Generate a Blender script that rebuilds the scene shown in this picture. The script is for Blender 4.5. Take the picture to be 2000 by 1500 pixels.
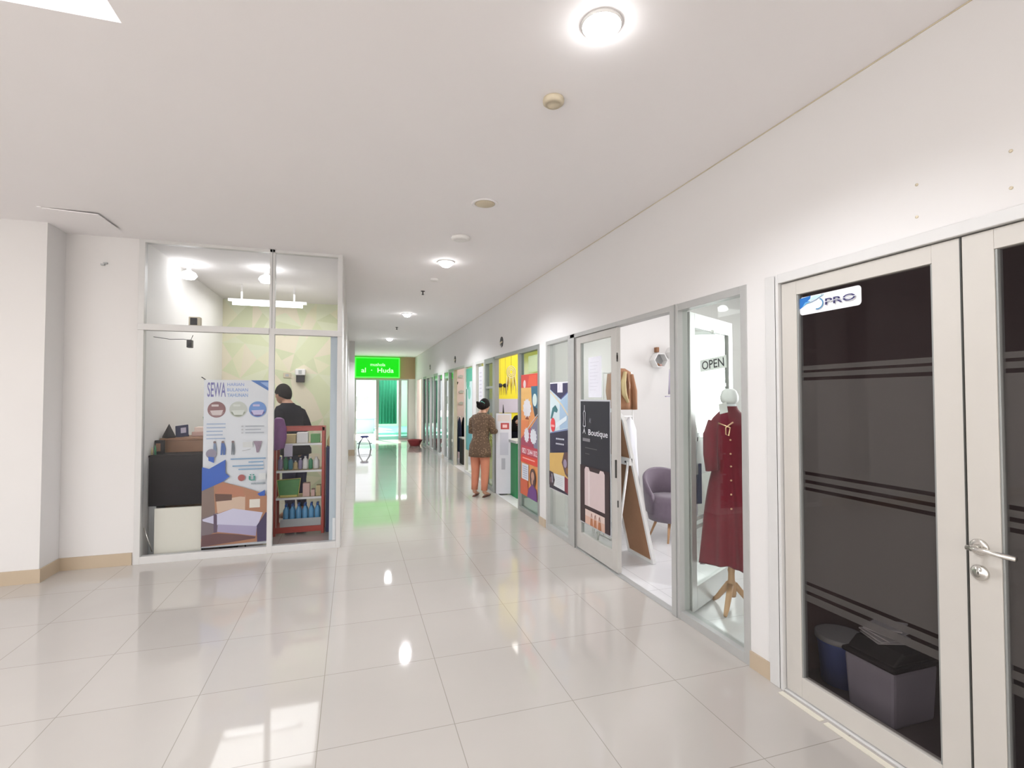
import bpy, bmesh, math, random
from mathutils import Vector, Matrix, Euler
random.seed(7)
for o in list(bpy.data.objects): bpy.data.objects.remove(o, do_unlink=True)
SC = bpy.context.scene
COL = SC.collection
PI = math.pi
def R(d): return math.radians(d)

# ------------------------------------------------------------------ camera
cam_d = bpy.data.cameras.new('camera'); cam = bpy.data.objects.new('camera', cam_d); COL.objects.link(cam)
SC.camera = cam
cam_d.sensor_fit = 'HORIZONTAL'; cam_d.sensor_width = 36.0; cam_d.lens = 36.0*980/2000
cam_d.clip_start = 0.05; cam_d.clip_end = 200
cam.location = (0, 0, 1.58)
cam.rotation_euler = (PI/2 + math.atan(26/980), 0, -math.atan(310/980))

# ------------------------------------------------------------------ world, exposure, daylight
SC.view_settings.view_transform = 'Standard'; SC.view_settings.look = 'None'
SC.view_settings.gamma = 1.0; SC.view_settings.use_curve_mapping = False
SC.view_settings.exposure = 0.1
W = bpy.data.worlds.new('world'); SC.world = W; W.use_nodes = True
W.node_tree.nodes['Background'].inputs['Color'].default_value = (0.93, 0.97, 1.0, 1)
W.node_tree.nodes['Background'].inputs['Strength'].default_value = 1.5

def area(name, loc, rot, sx, sy, power, color=(1, 1, 1), shape='RECTANGLE', spread=180, parent=None):
    d = bpy.data.lights.new(name, 'AREA'); d.shape = shape; d.size = sx
    if shape == 'RECTANGLE': d.size_y = sy
    d.energy = power; d.color = color; d.spread = R(spread)
    o = bpy.data.objects.new(name, d); COL.objects.link(o)
    o.location = loc; o.rotation_euler = rot
    return o
# daylight falling through the atrium roof behind and to the left of the camera
area('atrium_daylight', (-5.0, -2.4, 6.6), (0, 0, 0), 7.6, 9.0, 310, (0.92, 0.955, 1.0))
# tall window of the atrium (left, behind the camera)
area('atrium_window_daylight', (-8.7, -3.2, 2.4), (0, R(-90), R(14)), 4.0, 5.0, 170, (0.93, 0.96, 1.0))
# daylight and lamps inside the units
area('boutique_window_daylight', (6.3, 3.9, 1.75), (0, R(90), 0), 1.5, 1.7, 36, (0.97, 0.98, 1.0), spread=75)
area('boutique_lamps', (4.2, 4.1, 2.95), (0, 0, 0), 2.6, 2.4, 18, (1, 0.96, 0.97))
area('snack_lamps', (4.0, 7.7, 2.95), (0, 0, 0), 2.4, 2.4, 75, (1, 0.98, 0.97))
area('salon_lamps', (4.0, 11.3, 2.95), (0, 0, 0), 2.4, 2.2, 60, (1, 0.97, 0.97))
area('far_unit_lamps', (4.0, 15.2, 2.95), (0, 0, 0), 2.4, 2.6, 45, (0.9, 0.97, 1))
area('end_unit_lamps', (4.0, 18.6, 2.95), (0, 0, 0), 2.0, 1.4, 110, (1, 0.9, 0.82))
area('kiosk_lamps', (-1.05, 7.4, 3.0), (0, 0, 0), 1.2, 1.6, 19, (1, 0.99, 0.97))
area('office_fill_light', (3.6, 0.9, 2.9), (0, 0, 0), 1.0, 1.0, 7, (0.9, 0.93, 1))  # unseen fill added to brighten the bins behind the door glass
area('prayer_room_lamps', (1.8, 21.8, 2.9), (0, 0, 0), 1.4, 3.0, 110, (0.9, 1, 0.95))
sun_d = bpy.data.lights.new('sun', 'SUN'); sun_d.energy = 14; sun_d.angle = R(2); sun_d.color = (1, 0.97, 0.92)
sun = bpy.data.objects.new('sun', sun_d); COL.objects.link(sun); sun.location = (-3, 30, 12)
sun.rotation_euler = (R(-38), 0, R(18))

# ------------------------------------------------------------------ materials
def mat(name, col, rough=0.5, metal=0.0, noise=0.0, nscale=8.0, bump=0.0, spec=0.5, emit=None, estr=0.0, coat=0.0, trans=0.0, sheen=0.0):
    m = bpy.data.materials.new(name); m.use_nodes = True
    nt = m.node_tree; b = nt.nodes['Principled BSDF']
    b.inputs['Base Color'].default_value = (*col, 1)
    b.inputs['Roughness'].default_value = rough; b.inputs['Metallic'].default_value = metal
    b.inputs['Specular IOR Level'].default_value = spec
    if coat: b.inputs['Coat Weight'].default_value = coat
    if trans: b.inputs['Transmission Weight'].default_value = trans
    if sheen: b.inputs['Sheen Weight'].default_value = sheen
    if emit: b.inputs['Emission Color'].default_value = (*emit, 1); b.inputs['Emission Strength'].default_value = estr
    if noise or bump:
        tc = nt.nodes.new('ShaderNodeTexCoord'); n = nt.nodes.new('ShaderNodeTexNoise')
        n.inputs['Scale'].default_value = nscale; n.inputs['Detail'].default_value = 4
        nt.links.new(tc.outputs['Object'], n.inputs['Vector'])
        if noise:
            r = nt.nodes.new('ShaderNodeMix'); r.data_type = 'RGBA'
            r.inputs['A'].default_value = (*[max(0, c*(1-noise)) for c in col], 1)
            r.inputs['B'].default_value = (*[min(1, c*(1+noise)) for c in col], 1)
            nt.links.new(n.outputs['Fac'], r.inputs['Factor']); nt.links.new(r.outputs['Result'], b.inputs['Base Color'])
        if bump:
            bp = nt.nodes.new('ShaderNodeBump'); bp.inputs['Strength'].default_value = bump; bp.inputs['Distance'].default_value = 0.01
            nt.links.new(n.outputs['Fac'], bp.inputs['Height']); nt.links.new(bp.outputs['Normal'], b.inputs['Normal'])
    return m
def glass_mat(name, tint=(0.94, 0.97, 0.95), refl=1.0, rough=0.0, f0=0.02):
    m = bpy.data.materials.new(name); m.use_nodes = True; nt = m.node_tree
    for n in list(nt.nodes): nt.nodes.remove(n)
    out = nt.nodes.new('ShaderNodeOutputMaterial'); mix = nt.nodes.new('ShaderNodeMixShader')
    tr = nt.nodes.new('ShaderNodeBsdfTransparent'); gl = nt.nodes.new('ShaderNodeBsdfGlossy')
    tr.inputs['Color'].default_value = (*tint, 1); gl.inputs['Roughness'].default_value = rough
    lw = nt.nodes.new('ShaderNodeLayerWeight'); lw.inputs['Blend'].default_value = 0.5
    p = nt.nodes.new('ShaderNodeMath'); p.operation = 'POWER'; p.inputs[1].default_value = 4.0
    a = nt.nodes.new('ShaderNodeMath'); a.operation = 'MULTIPLY_ADD'; a.inputs[1].default_value = 0.93*refl; a.inputs[2].default_value = f0*refl
    nt.links.new(lw.outputs['Facing'], p.inputs[0]); nt.links.new(p.outputs[0], a.inputs[0])
    nt.links.new(a.outputs[0], mix.inputs[0]); nt.links.new(tr.outputs[0], mix.inputs[1]); nt.links.new(gl.outputs[0], mix.inputs[2])
    nt.links.new(mix.outputs[0], out.inputs['Surface'])
    return m
def film_mat(name, col, alpha):
    m = bpy.data.materials.new(name); m.use_nodes = True; nt = m.node_tree
    b = nt.nodes['Principled BSDF']; b.inputs['Base Color'].default_value = (*col, 1); b.inputs['Roughness'].default_value = 0.35
    b.inputs['Alpha'].default_value = alpha
    n = nt.nodes.new('ShaderNodeTexNoise'); n.inputs['Scale'].default_value = 300
    mr = nt.nodes.new('ShaderNodeMapRange'); mr.inputs['To Min'].default_value = alpha-0.08; mr.inputs['To Max'].default_value = alpha+0.08
    nt.links.new(n.outputs['Fac'], mr.inputs['Value']); nt.links.new(mr.outputs[0], b.inputs['Alpha'])
    return m
def tile_mat(name, c1, c2, mortar, sx, sy, ox, oy, rough, spec=0.5, msize=0.004):
    m = bpy.data.materials.new(name); m.use_nodes = True; nt = m.node_tree; b = nt.nodes['Principled BSDF']
    tc = nt.nodes.new('ShaderNodeNewGeometry'); mp = nt.nodes.new('ShaderNodeMapping')
    mp.inputs['Location'].default_value = (-ox, -oy, 0)
    nt.links.new(tc.outputs['Position'], mp.inputs['Vector'])
    br = nt.nodes.new('ShaderNodeTexBrick'); br.offset = 0.0; br.squash = 1.0
    br.inputs['Scale'].default_value = 1.0; br.inputs['Brick Width'].default_value = sx; br.inputs['Row Height'].default_value = sy
    br.inputs['Mortar Size'].default_value = msize/2; br.inputs['Mortar Smooth'].default_value = 0.0; br.inputs['Bias'].default_value = 0
    br.inputs['Color1'].default_value = (*c1, 1); br.inputs['Color2'].default_value = (*c2, 1); br.inputs['Mortar'].default_value = (*mortar, 1)
    nt.links.new(mp.outputs[0], br.inputs['Vector'])
    no = nt.nodes.new('ShaderNodeTexNoise'); no.inputs['Scale'].default_value = 2.0; no.inputs['Detail'].default_value = 6
    nt.links.new(tc.outputs['Position'], no.inputs['Vector'])
    mr = nt.nodes.new('ShaderNodeMapRange'); mr.inputs['To Min'].default_value = 0.95; mr.inputs['To Max'].default_value = 1.05
    nt.links.new(no.outputs['Fac'], mr.inputs['Value'])
    mu = nt.nodes.new('ShaderNodeVectorMath'); mu.operation = 'SCALE'
    nt.links.new(br.outputs['Color'], mu.inputs[0]); nt.links.new(mr.outputs[0], mu.inputs['Scale'])
    nt.links.new(mu.outputs[0], b.inputs['Base Color'])
    b.inputs['Roughness'].default_value = rough; b.inputs['Specular IOR Level'].default_value = spec
    return m

M = dict(
    wall=mat('painted_wall', (0.73, 0.71, 0.70), 0.7, noise=0.02, nscale=1.5, bump=0.03),
    wallw=mat('white_wall', (0.84, 0.82, 0.80), 0.7, noise=0.015, nscale=2),
    ceil=mat('ceiling_paint', (0.88, 0.85, 0.85), 0.8, noise=0.015, nscale=1.2),
    floor=tile_mat('polished_floor_tiles', (0.51, 0.472, 0.437), (0.52, 0.482, 0.447), (0.34, 0.31, 0.27), 0.623, 0.64, -0.142, 2.44, 0.045, 0.6, 0.004),
    floorw=tile_mat('white_shop_floor_tiles', (0.78, 0.77, 0.78), (0.80, 0.79, 0.80), (0.5, 0.5, 0.5), 0.6, 0.6, 0, 0, 0.12),
    base=mat('tile_skirting', (0.50, 0.40, 0.29), 0.3, noise=0.06, nscale=5),
    alu=mat('aluminium_frame', (0.50, 0.50, 0.49), 0.42, 0.35, noise=0.04, nscale=20),
    aluw=mat('white_coated_frame', (0.64, 0.63, 0.62), 0.4, 0.0, noise=0.03, nscale=14),
    alul=mat('pale_aluminium', (0.56, 0.54, 0.51), 0.45, 0.15, noise=0.05, nscale=12),
    alug=mat('grey_aluminium', (0.33, 0.34, 0.33), 0.4, 0.4, noise=0.04),
    cream=mat('cream_door_frame', (0.56, 0.53, 0.49), 0.38, noise=0.03, nscale=9),
    seal=mat('dark_seal', (0.05, 0.05, 0.045), 0.5, noise=0.1),
    chrome=mat('brushed_steel', (0.72, 0.70, 0.66), 0.22, 1.0, noise=0.03),
    glass=glass_mat('clear_glass'), glassk=glass_mat('kiosk_glass', (0.96, 0.97, 0.98), 0.8, f0=0.008), glassd=glass_mat('door_glass', (0.72, 0.70, 0.70), 0.9),
    glassg=glass_mat('green_tinted_glass', (0.62, 0.72, 0.70), 1.2),
    film=film_mat('frosted_film', (0.36, 0.36, 0.34), 0.55),
    filml=film_mat('pale_frosted_film', (0.62, 0.64, 0.64), 0.45),
    dark=mat('dark_red_brown_wall', (0.11, 0.06, 0.06), 0.6, noise=0.1, nscale=3),
    darkfloor=mat('dark_floor', (0.10, 0.08, 0.08), 0.4, noise=0.1),
    counterb=mat('black_laminate', (0.014, 0.011, 0.013), 0.7, noise=0.1, spec=0.2),
    black=mat('black_plastic', (0.015, 0.015, 0.017), 0.45, noise=0.1), dgrey=mat('dark_grey', (0.02, 0.016, 0.018), 0.5, noise=0.1),
    white=mat('white_plastic', (0.82, 0.81, 0.80), 0.4, noise=0.01), paper=mat('paper', (0.85, 0.84, 0.84), 0.7, noise=0.02),
    offw=mat('off_white_panel', (0.74, 0.70, 0.60), 0.5, noise=0.03, nscale=3),
    beige=mat('aged_plastic', (0.62, 0.54, 0.40), 0.5, noise=0.06, nscale=30),
    wood=mat('brown_wood', (0.28, 0.13, 0.06), 0.45, noise=0.2, nscale=12), pine=mat('light_wood', (0.60, 0.35, 0.19), 0.5, noise=0.12, nscale=14),
    board=mat('hardboard', (0.36, 0.19, 0.105), 0.7, noise=0.08, nscale=20), mirror=mat('mirror', (0.9, 0.9, 0.9), 0.02, 1.0),
    redf=mat('red_painted_steel', (0.42, 0.045, 0.03), 0.35, noise=0.06), redd=mat('maroon_dress_fabric', (0.17, 0.006, 0.02), 0.85, noise=0.12, nscale=60, bump=0.1, sheen=0.1),
    navy=mat('navy_fabric', (0.03, 0.035, 0.09), 0.85, noise=0.1), gold=mat('gold_metal', (0.85, 0.55, 0.35), 0.3, 0.9),
    brownf=mat('tan_jacket_fabric', (0.33, 0.16, 0.08), 0.75, noise=0.15, nscale=9), whitef=mat('white_fabric', (0.82, 0.82, 0.86), 0.85, noise=0.03),
    mauve=mat('mauve_grey_velvet', (0.17, 0.13, 0.17), 0.85, noise=0.08, nscale=30, sheen=0.3),
    yellow=mat('yellow_wall', (0.83, 0.70, 0.03), 0.6, noise=0.04), green=mat('green_counter_panel', (0.0, 0.20, 0.05), 0.45, noise=0.05),
    pink=mat('pink_wall', (0.72, 0.58, 0.60), 0.7, noise=0.04), teal=mat('teal_panel', (0.10, 0.42, 0.34), 0.5, noise=0.05),
    pteal=mat('pale_teal', (0.55, 0.72, 0.68), 0.6, noise=0.05), peach=mat('peach_wall', (0.88, 0.72, 0.64), 0.7, noise=0.02),
    mint=mat('mint_carpet', (0.30, 0.72, 0.60), 0.9, noise=0.08, nscale=40), pgreen=mat('pale_green_wall', (0.60, 0.74, 0.60), 0.7, noise=0.02),
    curtain=mat('dark_green_curtain', (0.01, 0.17, 0.09), 0.85, noise=0.12, nscale=10), gstreak=mat('grey_reflection_pleats', (0.36, 0.39, 0.40), 0.85, noise=0.15, nscale=6),
    concrete=mat('concrete', (0.75, 0.75, 0.74), 0.8, noise=0.05), asphalt=mat('grey_paint', (0.45, 0.46, 0.46), 0.6, noise=0.05),
    lampk=mat('lit_kiosk_lamp', (1, 1, 1), 0.5, emit=(1, 1, 1), estr=12),
    lampon=mat('lit_lamp', (1, 1, 1), 0.5, emit=(1, 1, 1), estr=26), tube=mat('lit_tube', (1, 1, 1), 0.5, emit=(1, 1, 1), estr=3.5),
    signg=mat('lit_green_acrylic', (0.0, 0.25, 0.0), 0.4, emit=(0.0, 1.0, 0.0), estr=0.62), signe=mat('lit_green_edge', (0.1, 0.5, 0.1), 0.4, emit=(0.07, 1.0, 0.07), estr=0.85),
    signw=mat('lit_white_letters', (0.8, 1, 0.8), 0.4, emit=(0.36, 1, 0.36), estr=1.0),
    skin=mat('skin', (0.52, 0.29, 0.20), 0.55, noise=0.06), hair=mat('black_hair', (0.008, 0.006, 0.006), 0.7, noise=0.3, nscale=60, spec=0.15),
    batik=mat('placeholder', (0.1, 0.1, 0.1)), salmon=mat('salmon_trousers', (0.56, 0.22, 0.135), 0.85, noise=0.08, nscale=10),
    jacket=mat('dark_jacket', (0.010, 0.010, 0.016), 0.9, noise=0.2, spec=0.1), purple=mat('purple_wrapper', (0.22, 0.06, 0.24), 0.3, noise=0.3, nscale=25),
    purples=mat('purple_top', (0.19, 0.10, 0.19), 0.8, noise=0.2), bluep=mat('blue_plastic', (0.10, 0.16, 0.5), 0.4, noise=0.08), greyp=mat('grey_bin_plastic', (0.45, 0.43, 0.50), 0.5, noise=0.05),
    water=mat('blue_water_bottle', (0.10, 0.34, 0.60), 0.15, noise=0.15, nscale=30), cap=mat('blue_cap', (0.03, 0.12, 0.45), 0.4),
    bgreen=mat('green_bottle', (0.04, 0.25, 0.12), 0.3), bblue=mat('teal_bottle', (0.05, 0.22, 0.30), 0.3), bviolet=mat('violet_bottle', (0.30, 0.26, 0.42), 0.4),
    pinkb=mat('pink_carton', (0.68, 0.45, 0.40), 0.6, noise=0.05), sand=mat('sand_carton', (0.60, 0.48, 0.25), 0.6, noise=0.08), lav=mat('lavender_card', (0.55, 0.5, 0.62), 0.6),
    bag=mat('green_package', (0.06, 0.26, 0.05), 0.35, noise=0.3, nscale=18), ylw=mat('yellow_edge', (0.66, 0.58, 0.16), 0.5),
    redp=mat('red_plastic', (0.42, 0.06, 0.07), 0.4, noise=0.06), bluest=mat('blue_seat', (0.05, 0.06, 0.30), 0.5),
    stripe=mat('pale_blue_glasswall', (0.50, 0.56, 0.60), 0.35, noise=0.03),
    tan=mat('tan_wall', (0.52, 0.36, 0.22), 0.6, noise=0.03), sandal=mat('brown_sandal', (0.12, 0.05, 0.035), 0.6),
)
# mottled brown batik for the woman's top
bt = M['batik']; nt = bt.node_tree; b = nt.nodes['Principled BSDF']; b.inputs['Roughness'].default_value = 0.85
v = nt.nodes.new('ShaderNodeTexVoronoi'); v.inputs['Scale'].default_value = 34
tc = nt.nodes.new('ShaderNodeTexCoord'); nt.links.new(tc.outputs['Object'], v.inputs['Vector'])
cr = nt.nodes.new('ShaderNodeValToRGB'); cr.color_ramp.elements[0].color = (0.36, 0.24, 0.15, 1); cr.color_ramp.elements[1].color = (0.11, 0.068, 0.042, 1)
cr.color_ramp.elements[1].position = 0.4
nt.links.new(v.outputs['Distance'], cr.inputs[0]); nt.links.new(cr.outputs[0], b.inputs['Base Color'])

_pm = {}
def ink(c):
    k = tuple(round(x, 3) for x in c)
    if k not in _pm: _pm[k] = mat('print_ink', k, 0.45, noise=0.04, nscale=12)
    return _pm[k]

# ------------------------------------------------------------------ mesh helpers
class MB:
    def __init__(s): s.v = []; s.f = []; s.m = []; s.sm = []; s.mats = []
    def mi(s, m):
        if isinstance(m, str): m = M[m]
        if m not in s.mats: s.mats.append(m)
        return s.mats.index(m)
    def add(s, vs, fs, m, smooth=False):
        k = len(s.v); i = s.mi(m); s.v += [Vector(p) for p in vs]
        for f in fs: s.f.append([a+k for a in f]); s.m.append(i); s.sm.append(smooth)
        return s
    def box(s, x0, x1, y0, y1, z0, z1, m, T=None):
        vs = [Vector((x, y, z)) for z in (z0, z1) for y in (y0, y1) for x in (x0, x1)]
        if T: vs = [T @ p for p in vs]
        return s.add(vs, [(0, 2, 3, 1), (4, 5, 7, 6), (0, 1, 5, 4), (2, 6, 7, 3), (0, 4, 6, 2), (1, 3, 7, 5)], m)
    def tube(s, pts, r, m, n=10, caps=True):
        pts = [Vector(p) for p in pts]; rs = r if isinstance(r, (list, tuple)) else [r]*len(pts)
        vs = []; fs = []; up = None
        for i, p in enumerate(pts):
            t = (pts[min(i+1, len(pts)-1)]-pts[max(i-1, 0)]).normalized()
            if up is None: up = t.orthogonal().normalized()
            up = (up-t*up.dot(t)).normalized() if (up-t*up.dot(t)).length > 1e-5 else t.orthogonal().normalized()
            w = t.cross(up)
            rr = rs[i] if isinstance(rs[i], (list, tuple)) else (rs[i], rs[i])
            for k in range(n): vs.append(p+up*math.cos(2*PI*k/n)*rr[0]+w*math.sin(2*PI*k/n)*rr[1])
        for i in range(len(pts)-1):
            for k in range(n): fs.append((i*n+k, i*n+(k+1) % n, (i+1)*n+(k+1) % n, (i+1)*n+k))
        if caps: fs.append(tuple(range(n))[::-1]); fs.append(tuple((len(pts)-1)*n+k for k in range(n)))
        return s.add(vs, fs, m, True)
    def lathe(s, prof, c, m, n=24, axis='z', sx=1, sy=1, T=None):
        vs = []; fs = []; c = Vector(c)
        for r, z in prof:
            for k in range(n):
                p = Vector((math.cos(2*PI*k/n)*r*sx, math.sin(2*PI*k/n)*r*sy, z))
                if axis == 'x': p = Vector((p.z, p.x, p.y))
                if axis == 'y': p = Vector((p.x, p.z, p.y))
                if T: p = T @ p
                vs.append(c+p)
        L = len(prof)
        for i in range(L-1):
            for k in range(n): fs.append((i*n+k, i*n+(k+1) % n, (i+1)*n+(k+1) % n, (i+1)*n+k))
        if prof[0][0] > 1e-6: fs.append(tuple(range(n))[::-1])
        if prof[-1][0] > 1e-6: fs.append(tuple((L-1)*n+k for k in range(n)))
        return s.add(vs, fs, m, True)
    def ball(s, c, r, m, n=16, sc=(1, 1, 1)):
        prof = [(max(1e-7, r*math.sin(PI*i/(n//2+2))), -r*math.cos(PI*i/(n//2+2))*sc[2]) for i in range(n//2+3)]
        return s.lathe(prof, c, m, n, sx=sc[0], sy=sc[1])
    def prism(s, pts, axis, a, b, m):      # polygon in the plane across axis, extruded from a to b
        n = len(pts); vs = []
        for t in (a, b):
            for p, q in pts: vs.append({'x': (t, p, q), 'y': (p, t, q), 'z': (p, q, t)}[axis])
        fs = [tuple(range(n))[::-1], tuple(range(n, 2*n))]+[(i, (i+1) % n, n+(i+1) % n, n+i) for i in range(n)]
        return s.add(vs, fs, m)
    def loft(s, rings, m, n=32, wob=None, caps=False):   # rings: (cx, cy, z, rx, ry)
        vs = []; fs = []
        for i, (cx, cy, z, rx, ry) in enumerate(rings):
            for k in range(n):
                a = 2*PI*k/n; q = 1 + (wob(i/(len(rings)-1), a) if wob else 0)
                vs.append((cx+math.cos(a)*rx*q, cy+math.sin(a)*ry*q, z))
        for i in range(len(rings)-1):
            for k in range(n): fs.append((i*n+k, i*n+(k+1) % n, (i+1)*n+(k+1) % n, (i+1)*n+k))
        if caps: fs.append(tuple(range(n))[::-1]); fs.append(tuple((len(rings)-1)*n+k for k in range(n)))
        return s.add(vs, fs, m, True)
    def build(s, name, parent=None, loc=None, bevel=0, solid=0, sub=0):
        """world-coordinate verts; the object's origin goes to loc (or the parent's place)"""
        me = bpy.data.meshes.new(name)
        off = Vector(loc) if loc is not None else Vector((0, 0, 0))
        base = world_loc(parent) if parent else Vector((0, 0, 0))
        if loc is None: off = base
        me.from_pydata([p-off for p in s.v], [], s.f)
        for m in s.mats: me.materials.append(m)
        for i, p in enumerate(me.polygons): p.material_index = s.m[i]; p.use_smooth = s.sm[i]
        bm = bmesh.new(); bm.from_mesh(me); bmesh.ops.recalc_face_normals(bm, faces=bm.faces); bm.to_mesh(me); bm.free()
        me.update()
        o = bpy.data.objects.new(name, me); COL.objects.link(o)
        if parent: o.parent = parent
        o.location = off-base
        if solid: d = o.modifiers.new('solidify', 'SOLIDIFY'); d.thickness = solid; d.offset = 0
        if bevel:
            d = o.modifiers.new('bevel', 'BEVEL'); d.width = bevel; d.segments = 2; d.limit_method = 'ANGLE'; d.angle_limit = R(40)
        if sub: d = o.modifiers.new('subsurf', 'SUBSURF'); d.levels = sub; d.render_levels = sub
        return o
def world_loc(o):
    p = Vector((0, 0, 0))
    while o: p += o.location; o = o.parent
    return p
def tag(o, label, cat, group=None, kind=None):
    if label: o['label'] = label
    if cat: o['category'] = cat
    if group: o['group'] = group
    if kind: o['kind'] = kind
    return o
def thing(name, loc, label, cat, group=None):
    o = bpy.data.objects.new(name, None); o.empty_display_size = 0.1; COL.objects.link(o); o.location = loc
    return tag(o, label, cat, group)
def struct(o, label=None):
    o['kind'] = 'structure'
    if label: o['label'] = label
    return o
def B(name, boxes, m, parent=None, bevel=0, loc=None):
    b = MB()
    for q in boxes: b.box(*q, m)
    return b.build(name, parent, loc=loc, bevel=bevel)
def copy_tree(o, parent=None):
    c = o.copy(); COL.objects.link(c)
    if parent: c.parent = parent
    for ch in [x for x in bpy.data.objects if x.parent == o]: copy_tree(ch, c)
    return c

_tc = {}
def text2d(s):
    """2D triangles of a string, normalised to width 1 x height 1"""
    if s in _tc: return _tc[s]
    cu = bpy.data.curves.new('lettering', 'FONT'); cu.body = s; cu.resolution_u = 3; cu.offset = 0.012
    ob = bpy.data.objects.new('lettering', cu); COL.objects.link(ob)
    bpy.context.view_layer.update()
    me = bpy.data.meshes.new_from_object(ob.evaluated_get(bpy.context.evaluated_depsgraph_get()))
    vs = [(v.co.x, v.co.y) for v in me.vertices]; fs = [tuple(p.vertices) for p in me.polygons]
    bpy.data.objects.remove(ob, do_unlink=True); bpy.data.curves.remove(cu); bpy.data.meshes.remove(me)
    x0 = min(a for a, _ in vs); x1 = max(a for a, _ in vs); y0 = min(a for _, a in vs); y1 = max(a for _, a in vs)
    _tc[s] = ([((a-x0)/(x1-x0), (c-y0)/(y1-y0)) for a, c in vs], fs); return _tc[s]
class Poster:
    """printed sheet: u to the right, v up (0..1), layers a hair apart"""
    def __init__(s, o, U, V, w, h, base, th=0.002, border=None):
        s.o = Vector(o); s.U = Vector(U).normalized(); s.V = Vector(V).normalized(); s.N = s.U.cross(s.V); s.w = w; s.h = h; s.b = MB(); s.l = 0
        T = lambda u, v, n: s.o+s.U*u*w+s.V*v*h+s.N*n
        vs = [T(u, v, n) for n in (-th, 0) for v in (0, 1) for u in (0, 1)]
        s.b.add(vs, [(0, 2, 3, 1), (4, 5, 7, 6), (0, 1, 5, 4), (2, 6, 7, 3), (0, 4, 6, 2), (1, 3, 7, 5)], ink(border or base))
        if border: s.rect(0.02, 0.98, 0.012, 0.988, base)
    def P(s, u, v): return s.o+s.U*u*s.w+s.V*v*s.h+s.N*(0.0004*s.l)
    def poly(s, pts, c):
        s.l += 1; s.b.add([s.P(u, v) for u, v in pts], [tuple(range(len(pts)))], ink(c) if not hasattr(c, 'node_tree') else c); return s
    def rect(s, u0, u1, v0, v1, c): return s.poly([(u0, v0), (u1, v0), (u1, v1), (u0, v1)], c)
    def disc(s, u, v, ru, c, rv=None, a0=0, a1=360, n=24):
        rv = rv or ru*s.w/s.h; k = [(u+ru*math.cos(R(a0+(a1-a0)*i/n)), v+rv*math.sin(R(a0+(a1-a0)*i/n))) for i in range(n if a1-a0 == 360 else n+1)]
        return s.poly(k, c)
    def star(s, u, v, ru, rv, c, n=12, inner=0.82):
        return s.poly([(u+ru*(1 if i % 2 else inner)*math.cos(PI*i/n), v+rv*(1 if i % 2 else inner)*math.sin(PI*i/n)) for i in range(2*n)], c)
    def line(s, pts, t, c):
        for (a, b_), (c_, d) in zip(pts, pts[1:]):
            p = Vector((a*s.w, b_*s.h)); q = Vector((c_*s.w, d*s.h)); n = (q-p).normalized(); n = Vector((-n.y, n.x))*t/2
            s.poly([((x.x)/s.w, (x.y)/s.h) for x in (p-n, q-n, q+n, p+n)], c)
        return s
    def text(s, t, u0, u1, v0, v1, c, slant=0):
        vs, fs = text2d(t); s.l += 1
        s.b.add([s.P(u0+(u1-u0)*(x+slant*y), v0+(v1-v0)*y) for x, y in vs], fs, ink(c) if not hasattr(c, 'node_tree') else c); return s
    def build(s, name, parent=None, loc=None): return s.b.build(name, parent, loc=loc if loc is not None else (None if parent else s.o))

H = 3.10; XW = 2.24
# ------------------------------------------------------------------ setting
fl = MB(); fl.add([(-9, -7, 0), (XW, -7, 0), (XW, 19.3, 0), (-9, 19.3, 0)], [(0, 1, 2, 3)], 'floor'); fl.box(-9, XW, -7, 19.3, -0.12, -0.002, 'concrete')
struct(fl.build('floor'), 'polished cream tile floor of the arcade')
f2 = MB(); f2.box(XW, 6.6, 2.3, 5.8, -0.12, 0.004, 'floorw'); struct(f2.build('floor'), 'white tile floor of the boutique')
f2 = MB(); f2.box(XW, 6.6, -1, 2.3, -0.12, 0.002, 'darkfloor'); struct(f2.build('floor'), 'dark floor behind the double door')
f2 = MB(); f2.box(XW, 6.6, 5.8, 19.3, -0.12, 0.004, 'floorw'); struct(f2.build('floor'), 'white tile floor of the far units')
# ceiling with the atrium opening
AX, AY = -0.91, 2.385
c = MB(); c.box(AX, XW, -7, AY, H, H+0.2, 'ceil'); c.box(-9, 6.6, AY, 19.3, H, H+0.2, 'ceil'); c.box(XW, 6.6, -7, AY, H, H+0.2, 'ceil')
struct(c.build('ceiling'), 'flat painted ceiling')
w = MB(); w.box(-9, AX, AY, AY+0.1, H+0.2, 6.8, 'wallw'); w.box(AX, AX+0.1, -7, AY+0.1, H+0.2, 6.8, 'wallw'); struct(w.build('wall_atrium'), 'white upstand wall around the ceiling opening')
w = MB(); w.box(-9.1, -9, -7, 5.34, 0, 6.8, 'wall'); w.box(-9, -2.545, 5.34, 5.8, 0, H, 'wall'); w.box(-2.545, -1.965, 5.64, 5.8, 0, H, 'wall')
struct(w.build('wall_left'), 'pale wall and projecting pier on the left')
w = MB(); w.box(-9.1, 6.6, -7.1, -7, 0, 6.8, 'wall'); struct(w.build('wall_back'), 'wall behind the camera')
w = MB(); w.box(-0.16, -0.115, 5.70, 14.3, 0, H, 'wall'); w.box(-0.5, -0.16, 8.8, 19.3, 0, H, 'wall'); w.box(-0.16, 0.035, 14.3, 19.3, 0, H, 'wall')
struct(w.build('wall_corridor'), 'left wall of the corridor behind the kiosk')
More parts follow.
